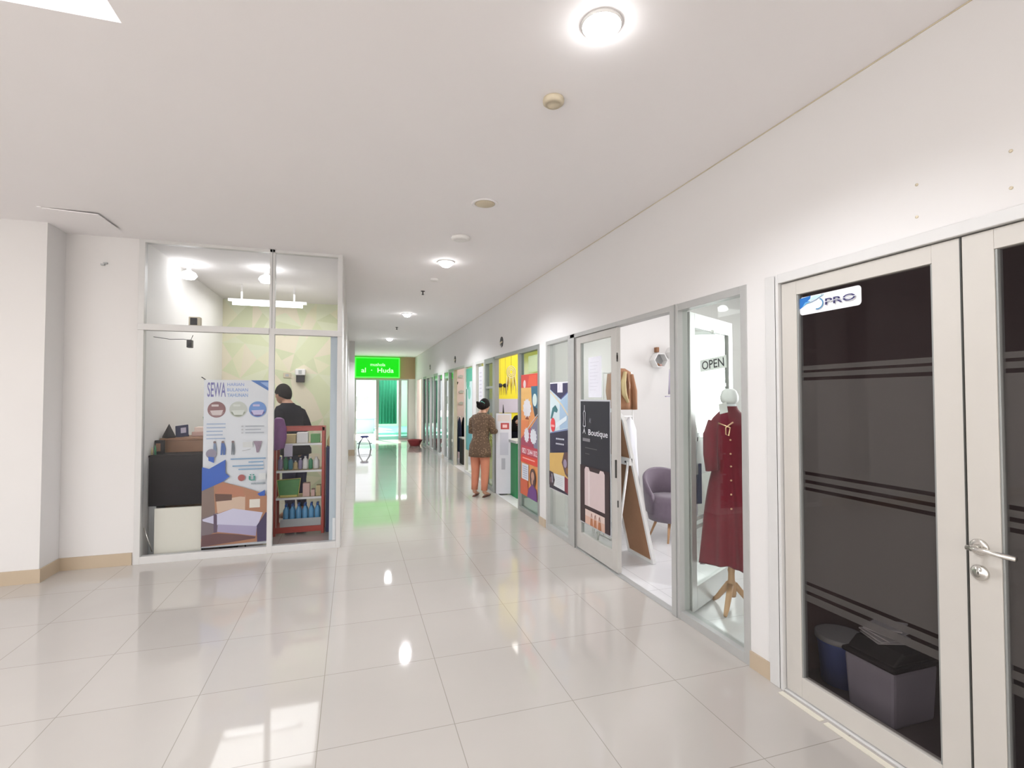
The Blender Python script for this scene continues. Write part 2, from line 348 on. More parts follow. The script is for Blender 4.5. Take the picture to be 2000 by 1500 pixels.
# right wall : lintel and piers
piers = [(2.266, 2.424), (5.70, 5.93), (9.40, 9.62), (12.9, 13.15), (17.0, 17.35), (18.75, 19.3)]
w = MB(); w.box(XW, XW+0.12, -7, 19.3, 2.256, H, 'wall')
for a, b_ in piers: w.box(XW, XW+0.12, a, b_, 0, 2.256, 'wall')
w.box(XW, XW+0.12, -7, 0.42, 0, 2.256, 'wall')
struct(w.build('wall_right'), 'cream wall above the shopfronts')
bb = MB()
for a, b_ in [(2.266, 2.424), (5.72, 5.93), (9.40, 9.62), (12.9, 13.15), (17.0, 17.35)]: bb.box(XW-0.012, XW, a, b_, 0, 0.095, 'base')
struct(bb.build('baseboard_right'), 'tan tile skirting at the foot of the piers')
bb = MB(); bb.box(-9, -2.533, 5.328, 5.34, 0, 0.115, 'base'); bb.box(-2.545, -2.533, 5.34, 5.64, 0, 0.115, 'base'); bb.box(-2.533, -1.98, 5.628, 5.64, 0, 0.115, 'base')
bb.box(0.035, 0.045, 14.29, 19.2, 0, 0.12, 'base'); bb.box(-0.115, 0.045, 14.288, 14.3, 0, 0.16, 'base')
struct(bb.build('baseboard_left'), 'tan tile skirting along the left wall')
# thin dark joint where the right wall meets the ceiling
j = MB(); j.box(XW-0.004, XW, -1, 19.2, H-0.006, H-0.001, 'beige'); struct(j.build('trim_1'), 'hairline joint under the ceiling')
# unit partitions and rear walls
def partition(y0, y1, m, label):
    w = MB(); w.box(XW+0.12, 6.6, y0, y1, 0, H, m); struct(w.build('wall_partition'), label)
partition(5.72, 5.85, 'wallw', 'white wall between boutique and snack stall')
w = MB(); w.box(XW+0.12, 6.6, 9.42, 9.5, 0, H, 'yellow'); struct(w.build('wall_partition'), 'yellow wall of the snack stall')
w = MB(); w.box(XW+0.12, 6.6, 2.32, 2.42, 0, H, 'wallw'); struct(w.build('wall_partition'), 'wall between office and boutique')
partition(12.95, 13.05, 'pink', 'pale pink wall of the clothes stall'); partition(17.1, 17.2, 'wallw', 'white wall of the far stall')
w = MB(); w.box(6.6, 6.7, 2.3, 3.0, 0, H, 'wallw'); w.box(6.6, 6.7, 4.8, 19.3, 0, H, 'wallw'); w.box(6.6, 6.7, 3.0, 4.8, 0, 0.9, 'wallw'); w.box(6.6, 6.7, 3.0, 4.8, 2.6, H, 'wallw')
struct(w.build('wall_rear'), 'rear wall of the units')
w = MB(); w.box(5.2, 5.3, -7, 2.32, 0, H, 'dark'); w.box(XW+0.12, 5.3, 2.29, 2.32, 0, H, 'dark'); w.box(XW+0.12, 5.3, -7.1, -7, 0, H, 'dark'); w.box(XW+0.125, 5.2, -7, 2.29, H-0.03, H-0.001, 'dark')
struct(w.build('wall_office'), 'dark red-brown walls of the closed office')
w = MB(); w.box(XW+0.12, 6.6, 18.9, 19.3, 0, H, 'peach'); struct(w.build('wall_partition'), 'peach wall at the far end of the shop row')

# ------------------------------------------------------------------ shopfront pieces
def window(name, y0, y1, z0=0.03, z1=2.256, fr=0.045, m='alu', g='glass', rails=(), x0=XW-0.006, x1=XW+0.07, label=None, vert=()):
    b = MB(); b.box(x0, x1, y0, y0+fr, z0-0.03, z1, m); b.box(x0, x1, y1-fr, y1, z0-0.03, z1, m)
    b.box(x0, x1, y0+fr, y1-fr, z0-0.03, z0+0.03, m); b.box(x0, x1, y0+fr, y1-fr, z1-fr, z1, m)
    for r in rails: b.box(x0+0.01, x1-0.01, y0+fr, y1-fr, r-0.02, r+0.02, m)
    for r in vert: b.box(x0, x1, r-0.02, r+0.02, z0, z1-fr, m)
    o = struct(b.build(name, loc=((x0+x1)/2, y0, 0), bevel=0.002), label)
    p = MB(); xm = (x0+x1)/2; p.box(xm-0.003, xm+0.003, y0+fr-0.01, y1-fr+0.01, z0+0.02, z1-fr+0.01, g); p.build('pane', o)
    return o
def leaf(parent, hinge, ang, width, z0, z1, st, m, g, top=0.09, bot=0.16, th=0.04, stb=None):
    """door leaf as a part: along +u from its hinge; returns (mesh object, transform)"""
    T = Matrix.Translation(hinge) @ Matrix.Rotation(ang, 4, 'Z')
    b = MB()
    for q in [(0, st, -th/2, th/2, z0, z1), (width-(stb or st), width, -th/2, th/2, z0, z1), (st, width-(stb or st), -th/2, th/2, z0, z0+bot), (st, width-(stb or st), -th/2, th/2, z1-top, z1)]:
        b.box(*q, m, T=T)
    # beads round the glass
    for q in [(st, st+0.008, -th/2+0.004, th/2-0.004, z0+bot, z1-top), (width-(stb or st)-0.008, width-(stb or st), -th/2+0.004, th/2-0.004, z0+bot, z1-top)]:
        b.box(*q, 'alug', T=T)
    o = b.build('door_leaf', parent, loc=hinge, bevel=0.002)
    p = MB(); p.box(st-0.004, width-(stb or st)+0.004, -0.003, 0.003, z0+bot-0.004, z1-top+0.004, g, T=T); p.build('pane', o)
    return o, T

# door_1: the wide cream double door on the right
b = MB(); fr = 0.09
b.box(XW-0.02, XW+0.09, 2.176, 2.266, 0, 2.256, 'aluw'); b.box(XW-0.02, XW+0.09, 0.42, 0.50, 0, 2.256, 'aluw'); b.box(XW-0.02, XW+0.09, 0.50, 2.176, 2.205, 2.256, 'aluw')
b.box(XW-0.012, XW+0.09, 0.5, 2.176, 0.0, 0.012, 'aluw'); b.box(XW-0.02, XW-0.012, 2.19, 2.2, 0, 2.25, 'alug')
door1 = struct(b.build('door_1', loc=(XW, 2.2, 0), bevel=0.003), 'cream double door with dark glass and frosted film')
l1, T1 = leaf(door1, Vector((XW+0.02, 2.17, 0)), R(-90), 0.85, 0.015, 2.2, 0.095, 'cream', 'glassd', top=0.075, bot=0.105, stb=0.10)
l2, T2 = leaf(door1, Vector((XW+0.02, 0.505, 0)), R(90), 0.808, 0.015, 2.2, 0.09, 'cream', 'glassd', top=0.075, bot=0.105, stb=0.102)
def film(leafo, y0, y1):
    b = MB()
    bands = [(1.725, 1.742), (1.678, 1.708), (1.180, 1.660), (1.135, 1.168), (1.098, 1.122), (0.598, 1.085), (0.552, 0.585), (0.515, 0.538)]
    bands = [(1.722, 1.745), (1.685, 1.709), (1.192, 1.668), (1.149, 1.175), (1.111, 1.132), (0.62, 1.094), (0.572, 0.602), (0.518, 0.554)]
    for a, c_ in bands: b.box(XW+0.0245, XW+0.0255, y0, y1, a, c_, 'film')
    return tag(b.build('frosted_film', leafo), 'grey frosted film in bands with clear stripes', None)
film(l1, 1.418, 2.078); film(l2, 0.60, 1.215)
hd = MB(); hy, hz = 1.277, 1.02
hd.lathe([(0.030, 0), (0.030, -0.006), (0.026, -0.010), (0.012, -0.011), (0.0001, -0.011)], (XW, hy, hz), 'chrome', 28, 'x')
hd.tube([(XW-0.008, hy, hz), (XW-0.055, hy, hz)], 0.010, 'chrome'); hd.tube([(XW-0.050, hy+0.014, hz), (XW-0.052, hy-0.03, hz), (XW-0.052, hy-0.135, hz)], 0.0095, 'chrome', 12)
hd.build('handle', l2)
lk = MB(); lk.lathe([(0.029, 0), (0.029, -0.006), (0.025, -0.010), (0.011, -0.0105), (0.011, -0.013), (0.0001, -0.013)], (XW, hy, hz-0.095), 'chrome', 28, 'x'); lk.box(XW-0.0145, XW-0.012, hy-0.0015, hy+0.0015, hz-0.1, hz-0.09, 'seal')
lk.build('lock', l2)
B('weather_strip', [(XW-0.002, XW+0.03, 1.3145, 1.3195, 0.02, 2.2)], 'seal', door1)
# bottom threshold strip
tp = MB()
for a, c_ in [(0.6, 0.98), (1.0, 1.42), (1.44, 1.9), (1.92, 2.17)]: tp.box(XW-0.06, XW-0.03, a, c_, 0.0005, 0.004, 'offw')
tag(tp.build('floor_tape', loc=(XW-0.045, 1.4, 0)), 'strips of pale tape on the floor along the cream double door', 'tape')

# boutique shopfront
window('window_1', 2.424, 3.178, label='fixed glass pane in front of the maroon dress', fr=0.05)
# widen the post beside the doorway
b = MB(); b.box(XW-0.012, XW+0.075, 3.085, 3.178, 0, 2.256, 'alu'); b.box(XW-0.016, XW-0.012, 3.11, 3.12, 0, 2.256, 'alug'); struct(b.build('trim_2', bevel=0.002), 'grey aluminium door post of the boutique')
b = MB(); b.box(XW-0.006, XW+0.07, 3.178, 4.98, 2.215, 2.256, 'alu'); b.box(XW-0.006, XW+0.07, 4.87, 5.0, 0, 2.256, 'alu'); b.box(XW-0.01, XW-0.005, 4.862, 4.872, 0, 2.215, 'seal')
b.box(XW, XW+0.06, 3.178, 4.86, 0.0, 0.006, 'alu')
door2 = struct(b.build('door_2', loc=(XW, 4.9, 0), bevel=0.002), 'boutique double door, far leaf closed and near leaf folded inwards')
l3, T3 = leaf(door2, Vector((XW+0.03, 4.86, 0)), R(-90), 0.86, 0.02, 2.21, 0.105, 'alul', 'glass', top=0.07, bot=0.17)
l4, T4 = leaf(door2, Vector((XW+0.10, 3.12, 0)), R(29), 0.84, 0.02, 2.21, 0.085, 'alu', 'glass', top=0.11, bot=0.17)
fb = MB()
for a, c_ in [(0.6, 0.63), (0.66, 0.69), (1.0, 1.25), (1.28, 1.31), (1.60, 1.63), (1.67, 1.70)]: fb.box(0.085, 0.755, -0.0055, -0.0045, a, c_, 'filml', T=T4)
fb.build('frosted_film', l4)
h = MB(); h.box(XW-0.002, XW+0.01, 4.008, 4.022, 0.86, 1.02, 'seal'); h.build('edge_lock', l3)
h = MB()
for z in (1.92, 1.9, 0.6): h.box(XW+0.01, XW+0.02, 3.996, 4.004, z, z+0.06, 'seal')
h.build('latch', l3)
window('window_2', 5.0, 5.70, label='fixed glass pane with a dark and yellow poster', fr=0.045)

# poster helper frame on the right wall: u runs towards the camera
def wall_poster(ymax, ymin, z0, z1, base, border=None, x=XW+0.022):
    return Poster((x, ymax, z0), (0, -1, 0), (0, 0, 1), ymax-ymin, z1-z0, base, border=border)
# sticker on the cream door
p = wall_poster(2.066, 1.729, 2.012, 2.106, (0.78, 0.79, 0.82), x=XW+0.0155)
# rounded corner sticker: rebuilt as a rounded plate
p.b = MB(); rr = 0.018; w_, h_ = 0.337, 0.094; pts = []
for cx, cy, a0 in [(w_-rr, rr, -90), (w_-rr, h_-rr, 0), (rr, h_-rr, 90), (rr, rr, 180)]:
    for i in range(6): a = R(a0+i*18); pts.append((cx+rr*math.cos(a), cy+rr*math.sin(a)))
p.b.prism([(2.066-a, 2.012+c_) for a, c_ in pts], 'x', XW+0.0155, XW+0.0175, ink((0.78, 0.79, 0.82)))
p.l = 1
p.poly([(0, 0.95), (0.2, 1.0), (0.18, 0.7), (0.1, 0.55), (0.0, 0.35)], (0.02, 0.16, 0.50))
p.poly([(0.14, 0.72), (0.24, 0.95), (0.44, 0.95), (0.4, 0.84), (0.2, 0.72)], (0.55, 0.75, 0.88))
p.poly([(0.04, 0.42), (0.14, 0.62), (0.2, 0.7), (0.1, 0.68)], (0.15, 0.45, 0.80))
p.line([(0.1, 0.60), (0.2, 0.63), (0.3, 0.72), (0.4, 0.88)], 0.003, (0.12, 0.25, 0.4))
arc = [(0.33+0.085*math.cos(R(a)), 0.47+0.28*math.sin(R(a))) for a in range(70, -130, -20)]
p.line(arc, 0.006, (0.05, 0.22, 0.42))
p.disc(0.405, 0.92, 0.013, (0.45, 0.5, 0.55))
p.text('PRO', 0.46, 0.93, 0.32, 0.66, (0.035, 0.03, 0.12)); p.rect(0.46, 0.93, 0.485, 0.515, (0.78, 0.79, 0.82))
tag(p.b.build('sticker', loc=(XW+0.0155, 2.0, 2.03)), 'white and blue PRO logo sticker at the top corner of the cream door glass', 'sticker')

# boutique poster on the closed leaf
p = wall_poster(4.752, 4.108, 0.305, 1.556, (0.012, 0.012, 0.022), (0.55, 0.56, 0.6), x=XW+0.004)
W3 = (0.75, 0.75, 0.80)
p.line([(0.16, 0.955), (0.16, 0.915), (0.12, 0.895), (0.13, 0.84), (0.115, 0.785), (0.205, 0.785), (0.19, 0.84), (0.20, 0.895), (0.16, 0.915)], 0.007, W3)
p.line([(0.16, 0.785), (0.16, 0.735)], 0.008, W3); p.line([(0.16, 0.765), (0.115, 0.725)], 0.007, W3); p.line([(0.16, 0.765), (0.205, 0.725)], 0.007, W3)
p.text('A!', 0.335, 0.40, 0.815, 0.855, (0.25, 0.25, 0.3)); p.text('Boutique', 0.31, 0.93, 0.705, 0.765, W3)
p.rect(0.11, 0.37, 0.665, 0.69, (0.22, 0.21, 0.23)); p.rect(0.2, 0.6, 0.612, 0.618, (0.12, 0.12, 0.13)); p.rect(0.2, 0.35, 0.565, 0.571, (0.1, 0.1, 0.11))
p.rect(0.02, 0.98, 0.012, 0.47, (0.03, 0.012, 0.016))
p.poly([(0.18, 0.155), (0.84, 0.155), (0.84, 0.44), (0.8, 0.462), (0.7, 0.462), (0.66, 0.435), (0.36, 0.435), (0.32, 0.462), (0.22, 0.462), (0.18, 0.44)], (0.62, 0.50, 0.50))
p.rect(0.30, 0.36, 0.16, 0.43, (0.70, 0.60, 0.60))
p.rect(0.2, 0.84, 0.012, 0.125, (0.66, 0.42, 0.33)); p.rect(0.2, 0.84, 0.075, 0.125, (0.7, 0.55, 0.5))
for u in (0.42, 0.54, 0.68): p.poly([(u-0.05, 0.012), (u+0.05, 0.012), (u+0.03, 0.07), (u-0.03, 0.07)], (0.42, 0.16, 0.07)); p.line([(u-0.02, 0.075), (u, 0.11), (u+0.03, 0.08)], 0.008, (0.2, 0.06, 0.03))
tag(p.build('poster'), 'black Boutique poster with dress form icon on the grey glass door', 'poster')
# paper notice above
p = wall_poster(4.60, 4.32, 1.58, 1.98, (0.80, 0.80, 0.88), x=XW+0.026)
for i in range(9): p.rect(0.12, 0.8-0.1*(i % 3), 0.86-i*0.085, 0.868-i*0.085, (0.62, 0.62, 0.70))
tag(p.build('notice'), 'tall white paper notice taped above the black poster', 'notice')

# dark and yellow poster on the fixed pane
p = wall_poster(5.606, 5.018, 0.495, 1.755, (0.50, 0.62, 0.72), (0.75, 0.75, 0.78), x=XW+0.012)
p.poly([(0.02, 0.92), (0.55, 0.80), (0.98, 0.6), (0.02, 0.53)], (0.62, 0.72, 0.76)); p.poly([(0.5, 0.82), (0.98, 0.9), (0.98, 0.6), (0.5, 0.57)], (0.36, 0.50, 0.66))
p.line([(0.02, 0.915), (0.62, 0.79), (0.98, 0.68)], 0.02, (0.72, 0.60, 0.42))
p.poly([(0.02, 0.988), (0.98, 0.988), (0.98, 0.915), (0.58, 0.84), (0.02, 0.935)], (0.035, 0.03, 0.09)); p.line([(0.58, 0.845), (0.98, 0.92)], 0.012, (0.12, 0.16, 0.4))
p.rect(0.4, 0.66, 0.905, 0.988, (0.74, 0.72, 0.78)); p.line([(0.48, 0.925), (0.54, 0.975)], 0.006, (0.4, 0.4, 0.45))
p.poly([(0.04, 0.66), (0.14, 0.76), (0.3, 0.79), (0.42, 0.745), (0.36, 0.72), (0.22, 0.73), (0.12, 0.66)], (0.04, 0.16, 0.18))
p.poly([(0.3, 0.57), (0.85, 0.66), (0.85, 0.70), (0.3, 0.62)], (0.7, 0.78, 0.84))
p.disc(0.17, 0.605, 0.12, (0.75, 0.05, 0.06), rv=0.065); p.rect(0.08, 0.26, 0.585, 0.605, (0.85, 0.4, 0.4))
p.poly([(0.02, 0.53), (0.98, 0.595), (0.98, 0.575), (0.02, 0.515)], (0.2, 0.26, 0.45)); p.poly([(0.02, 0.52), (0.98, 0.58), (0.98, 0.385), (0.02, 0.335)], (0.02, 0.018, 0.05))
for i in range(2):
    for k in range(6): p.rect(0.34+k*0.07, 0.39+k*0.07, 0.475-i*0.045+k*0.001, 0.489-i*0.045+k*0.001, (0.6, 0.62, 0.7))
p.poly([(0.02, 0.335), (0.98, 0.385), (0.98, 0.10), (0.02, 0.10)], (0.62, 0.40, 0.12))
p.poly([(0.75, 0.375), (0.98, 0.387), (0.98, 0.155), (0.8, 0.185), (0.64, 0.28)], (0.10, 0.05, 0.055)); p.disc(0.8, 0.28, 0.08, (0.3, 0.25, 0.35)); p.disc(0.9, 0.22, 0.06, (0.22, 0.10, 0.03))
p.rect(0.02, 0.98, 0.012, 0.05, (0.02, 0.018, 0.04)); p.poly([(0.78, 0.165), (0.98, 0.15), (0.98, 0.02), (0.78, 0.035)], (0.20, 0.02, 0.04))
p.poly([(0.24, 0.16), (0.78, 0.165), (0.78, 0.035), (0.24, 0.045)], (0.68, 0.70, 0.72)); [p.rect(0.36, 0.7, 0.07+i*0.016, 0.073+i*0.016, (0.4, 0.45, 0.5)) for i in range(5)]
p.poly([(0.02, 0.17), (0.22, 0.165), (0.31, 0.10), (0.22, 0.03), (0.02, 0.04)], (0.04, 0.025, 0.04)); p.line([(0.16, 0.15), (0.2, 0.07)], 0.02, (0.5, 0.5, 0.6)); p.disc(0.12, 0.09, 0.06, (0.16, 0.1, 0.12))
tag(p.build('poster'), 'dark blue and yellow printed poster on the narrow glass pane left of the Boutique poster', 'poster')

# OPEN sign hanging by a string inside the fixed pane
t = thing('open_sign', (XW+0.06, 2.8, 1.80), 'small white OPEN sign hanging from a string behind the boutique glass', 'sign')
yA, yB = 2.925, 2.668
ps = Poster((XW+0.058, yA, 1.755), (0, -(yA-yB), 0.018), (0, 0.018, (yA-yB)), 0.258, 0.082, (0.85, 0.85, 0.85), border=(0.7, 0.7, 0.7))
ps.text('OPEN', 0.08, 0.92, 0.14, 0.86, (0.015, 0.015, 0.02)); ps.b.build('board', t)
s = MB(); s.tube([(XW+0.06, yA-0.03, 1.84), (XW+0.055, 2.79, 2.02)], 0.0012, 'seal', 5); s.tube([(XW+0.06, yB+0.03, 1.86), (XW+0.055, 2.79, 2.02)], 0.0012, 'seal', 5); s.ball((XW+0.05, 2.79, 2.02), 0.012, 'white', 10); s.build('string', t)

# ------------------------------------------------------------------ snack stall front (5.93..9.40)
window('window_3', 5.93, 6.79, m='alug', g='glassg', label='tinted glass pane behind the orange banner', fr=0.06)
p = wall_poster(6.66, 5.99, 0.25, 1.89, (0.72, 0.30, 0.10), x=XW+0.002)
p.rect(0, 1, 0.89, 1, (0.66, 0.05, 0.04)); p.poly([(0.5, 0.99), (0.92, 0.99), (0.92, 0.9), (0.4, 0.9)], (0.76, 0.10, 0.05)); p.disc(0.22, 0.92, 0.08, (0.75, 0.6, 0.6), rv=0.035)
p.poly([(0, 0.89), (0.62, 0.89), (0.66, 0.76), (0.5, 0.7), (0, 0.7)], (0.78, 0.45, 0.14))
p.poly([(0.62, 0.9), (1, 0.9), (1, 0.67), (0.82, 0.66), (0.66, 0.78)], (0.02, 0.13, 0.22)); p.poly([(0.78, 0.74), (1, 0.72), (1, 0.66), (0.82, 0.66)], (0.03, 0.04, 0.05)); p.disc(0.83, 0.79, 0.12, (0.62, 0.74, 0.72), rv=0.05)
p.star(0.38, 0.72, 0.26, 0.085, (0.72, 0.70, 0.74)); p.poly([(0.26, 0.63), (0.5, 0.63), (0.4, 0.66)], (0.25, 0.05, 0.02))
p.poly([(0, 0.62), (0.5, 0.62), (0.2, 0.4), (0, 0.4)], (0.70, 0.22, 0.08))
p.poly([(0.5, 0.54), (1, 0.66), (1, 0.4), (0.3, 0.4)], (0.20, 0.19, 0.27)); p.poly([(0.2, 0.5), (0.6, 0.57), (0.8, 0.4), (0, 0.38), (0, 0.46)], (0.34, 0.05, 0.10)); p.line([(0.4, 0.55), (1.0, 0.68)], 0.012, (0.6, 0.6, 0.65))
p.star(0.36, 0.50, 0.16, 0.065, (0.68, 0.68, 0.74)); p.star(0.76, 0.50, 0.2, 0.065, (0.66, 0.68, 0.74))
p.rect(0, 1, 0.33, 0.41, (0.45, 0.05, 0.08)); p.text('0821 2044 002', 0.08, 0.98, 0.345, 0.39, (0.78, 0.66, 0.7))
p.rect(0, 1, 0.27, 0.33, (0.66, 0.05, 0.03)); p.rect(0.12, 0.85, 0.302, 0.312, (0.8, 0.35, 0.3))
p.rect(0.08, 0.48, 0.13, 0.26, (0.62, 0.64, 0.70)); [p.rect(0.14, 0.42, 0.145+i*0.018, 0.151+i*0.018, (0.3, 0.36, 0.5)) for i in range(6)]
p.poly([(0, 0.13), (0.45, 0.13), (0.5, 0), (0, 0)], (0.55, 0.10, 0.04)); p.disc(0.74, 0.17, 0.17, (0.07, 0.03, 0.03), rv=0.075); p.disc(0.74, 0.185, 0.09, (0.5, 0.28, 0.2), rv=0.035); p.disc(0.72, 0.145, 0.05, (0.45, 0.25, 0.18), rv=0.03)
p.poly([(0.42, 0), (0.5, 0.07), (0.72, 0.12), (0.95, 0.09), (1, 0)], (0.13, 0.03, 0.20))
tag(p.build('banner'), 'tall orange and red printed banner with phone number on the snack stall glass', 'banner')
# pale green notice on the pane above the banner
p = wall_poster(6.36, 5.99, 1.91, 2.13, (0.45, 0.55, 0.30), x=XW+0.003); p.rect(0.05, 0.9, 0.1, 0.9, (0.5, 0.58, 0.34)); tag(p.build('notice'), 'pale green card stuck above the orange banner', 'notice')
b = MB(); b.box(XW-0.006, XW+0.07, 6.79, 8.07, 2.215, 2.256, 'alug'); b.box(XW-0.006, XW+0.07, 8.02, 8.07, 0, 2.256, 'alug')
door3 = struct(b.build('door_3', loc=(XW, 8.0, 0)), 'open doorway of the snack stall')
window('window_4', 8.07, 8.72, m='alug', g='glassg', label='narrow dark glass panel beside the snack stall doorway', fr=0.09, rails=(1.75,))
window('window_5', 8.72, 9.40, m='aluw', g='glass', label='glass panel with a long white notice', fr=0.05)
p = wall_poster(9.2, 8.86, 1.35, 2.15, (0.70, 0.68, 0.74), x=XW+0.012); p.rect(0, 1, 0, 0.16, (0.72, 0.6, 0.5)); [p.rect(0.2, 0.7, 0.3+i*0.09, 0.33+i*0.09, (0.55, 0.5, 0.6)) for i in range(7)]
tag(p.build('notice'), 'long white notice on the glass behind the standing woman', 'notice')
# salon / clothes stall front (9.62..12.9)
window('window_6', 9.62, 10.40, m='aluw', g='glass', label='glass panel covered by a pale teal poster', fr=0.05)
p = wall_poster(10.3, 9.7, 0.5, 2.17, (0.60, 0.76, 0.76), x=XW+0.012); p.rect(0, 1, 0.84, 1, (0.08, 0.42, 0.30)); p.disc(0.3, 0.83, 0.25, (0.08, 0.42, 0.30)); p.disc(0.5, 0.70, 0.22, (0.2, 0.55, 0.45)); p.rect(0, 1, 0, 0.3, (0.04, 0.28, 0.32)); p.rect(0, 0.18, 0, 0.75, (0.03, 0.25, 0.22))
tag(p.build('poster'), 'pale teal poster with dark green top on the panel left of the standing woman', 'poster')
b = MB(); b.box(XW-0.006, XW+0.07, 10.4, 11.6, 2.215, 2.256, 'alu'); b.box(XW-0.006, XW+0.07, 11.55, 11.6, 0, 2.256, 'alu')
door4 = struct(b.build('door_4', loc=(XW, 11.6, 0)), 'open doorway of the clothes stall')
window('window_7', 11.6, 12.25, m='alug', g='glassg', label='dark glass panel beside the clothes stall doorway', fr=0.07)
window('window_8', 12.25, 12.9, m='aluw', g='glassg', label='glass panel with green strip at the top', fr=0.05)
n = 8
for y0, y1, m_, g_ in [(13.15, 13.9, 'aluw', 'glassg'), (13.9, 14.65, 'alug', 'glassg'), (14.65, 15.4, 'aluw', 'glass'), (15.4, 16.2, 'aluw', 'glassg'), (16.2, 17.0, 'alug', 'glassg')]:
    n += 1; window('window_%d' % n, y0, y1, m=m_, g=g_, label='glass panel of the far stall', fr=0.07)
b = MB(); b.box(XW-0.006, XW+0.07, 17.35, 18.75, 2.215, 2.256, 'aluw'); b.box(XW-0.006, XW+0.07, 17.35, 17.42, 0, 2.215, 'aluw'); b.box(XW-0.006, XW+0.07, 18.68, 18.75, 0, 2.215, 'aluw'); struct(b.build('door_5', loc=(XW, 17.4, 0)), 'bright open doorway at the end of the shop row')
# added grey pleats imitate streaky reflections in the far panes, green fascia strips
def curtain(name, x, y0, y1, z0, z1, m, label, cat='curtain', along='y', amp=0.025, k=9, group=None):
    b = MB(); N = k*8; vs = []; fs = []
    for i in range(N+1):
        t = i/N; q = y0+(y1-y0)*t; d = amp*math.sin(2*PI*k*t)+0.3*amp*math.sin(2*PI*k*t*0.37+1)
        for z, e in ((z0, 1.15), (z1, 0.8)): vs.append((x+d*e, q, z) if along == 'y' else (q, x+d*e, z))
    for i in range(N): fs.append((2*i, 2*i+2, 2*i+3, 2*i+1))
    b.add(vs, fs, m, True); return tag(b.build(name, loc=(x, y0, z0) if along == 'y' else (y0, x, z0), solid=0.004), label, cat, group)
curtain('curtain', 2.45, 13.25, 14.9, 0.05, 2.15, 'gstreak', 'added grey pleats imitating reflections, behind the nearer panes of the far glazed stall')
curtain('curtain', 2.45, 15.3, 16.9, 0.05, 2.15, 'gstreak', 'added grey pleats imitating reflections, behind the farther panes of the far glazed stall')
for ya, yb, lb in [(12.9, 12.3, 'green strip at the top of the glass left of the clothes stall doorway'), (14.6, 13.95, 'green strip at the top of the second pane of the far glazed stall')]:
    p = wall_poster(ya-0.07, yb+0.05, 2.06, 2.2, (0.12, 0.45, 0.12), x=XW+0.01); p.rect(0, 1, 0, 0.4, (0.35, 0.6, 0.4)); tag(p.build('sign_strip'), lb, 'sign')

# ------------------------------------------------------------------ far end of the corridor
YE = 19.3
b = MB(); b.box(0.035, XW, YE, YE+0.1, 2.27, H, 'tan'); b.box(2.0, XW, YE, YE+0.1, 0, 2.27, 'wallw'); struct(b.build('wall_far'), 'wall above the glazed far end')
def endframe(name, x0, x1, g, label, fr=0.05, pane=True):
    b = MB(); b.box(x0, x0+fr, YE, YE+0.07, 0, 2.27, 'alu'); b.box(x1-fr, x1, YE, YE+0.07, 0, 2.27, 'alu'); b.box(x0+fr, x1-fr, YE, YE+0.07, 2.22, 2.27, 'alu')
    if pane: b.box(x0+fr, x1-fr, YE, YE+0.07, 0, 0.06, 'alu')
    o = struct(b.build(name, loc=(x0, YE, 0)), label)
    if pane: q = MB(); q.box(x0+fr, x1-fr, YE+0.03, YE+0.036, 0.06, 2.22, g); q.build('pane', o)
endframe('door_6', 0.05, 0.86, 'glass', 'open glass door to the bright terrace', pane=False)
endframe('door_7', 0.86, 1.68, 'glass', 'open doorway of the prayer room', pane=False)
endframe('window_14', 1.68, 2.0, 'glass', 'narrow glass pane right of the prayer room doorway')
t = thing('sign', (0.85, YE-0.1, 2.3), 'lit green al-Huda box sign at the far end of the corridor', 'sign')
b = MB(); b.box(0.045, 1.66, YE-0.12, YE-0.001, 2.30, 3.06, 'signe'); b.build('sign_box', t, bevel=0.01)
p = Poster((0.09, YE-0.122, 2.345), (1, 0, 0), (0, 0, 1), 1.525, 0.67, (0, 0, 0)); p.b = MB(); p.l = 1
p.rect(0, 1, 0, 1, M['signg']); p.text('mushola', 0.33, 0.68, 0.58, 0.75, M['signw']); p.text('al  ·  Huda', 0.12, 0.88, 0.22, 0.48, M['signw'])
p.b.build('sign_face', t)
# terrace outside
b = MB(); b.box(-8, 0.86, YE+0.1, 60, -0.12, -0.004, 'concrete'); b.box(0.86, 12, 24.6, 60, -0.12, -0.004, 'concrete'); struct(b.build('ground'), 'sunlit pale concrete terrace')
b = MB(); b.box(-0.5, 0.9, 23.0, 23.35, 0, 0.62, 'pteal'); b.box(-0.55, 0.95, 22.95, 23.4, 0.62, 0.70, 'pteal'); tag(b.build('planter', loc=(0.2, 23.2, 0), bevel=0.03), 'pale teal planter wall on the bright terrace', 'planter')
b = MB(); b.box(0.15, 0.62, 22.0, 22.05, 1.30, 1.62, 'asphalt'); b.box(0.12, 0.15, 22.0, 22.05, 0, 1.62, 'alug'); tag(b.build('notice_board', loc=(0.15, 22, 0)), 'small grey board on a post out on the terrace', 'board')
# prayer room
b = MB(); b.box(0.86, 4.0, YE+0.1, 24.6, -0.1, 0.12, 'mint'); b.box(0.9, 4.0, 20.2, 24.6, 0.12, 0.20, 'mint'); struct(b.build('floor'), 'mint green carpet platform of the prayer room')
b = MB(); b.box(0.86, 4.2, 24.6, 24.7, 0, H, 'pgreen'); b.box(4.0, 4.1, YE+0.1, 24.6, 0, H, 'pgreen'); b.box(0.86, 4.2, YE+0.1, 24.7, H, H+0.1, 'ceil'); struct(b.build('wall_prayer_room'), 'pale green walls of the prayer room')
curtain('curtain', 22.0, 1.02, 1.78, 0.45, 2.75, 'curtain', 'dark green curtain hanging in the prayer room', along='x', k=6)
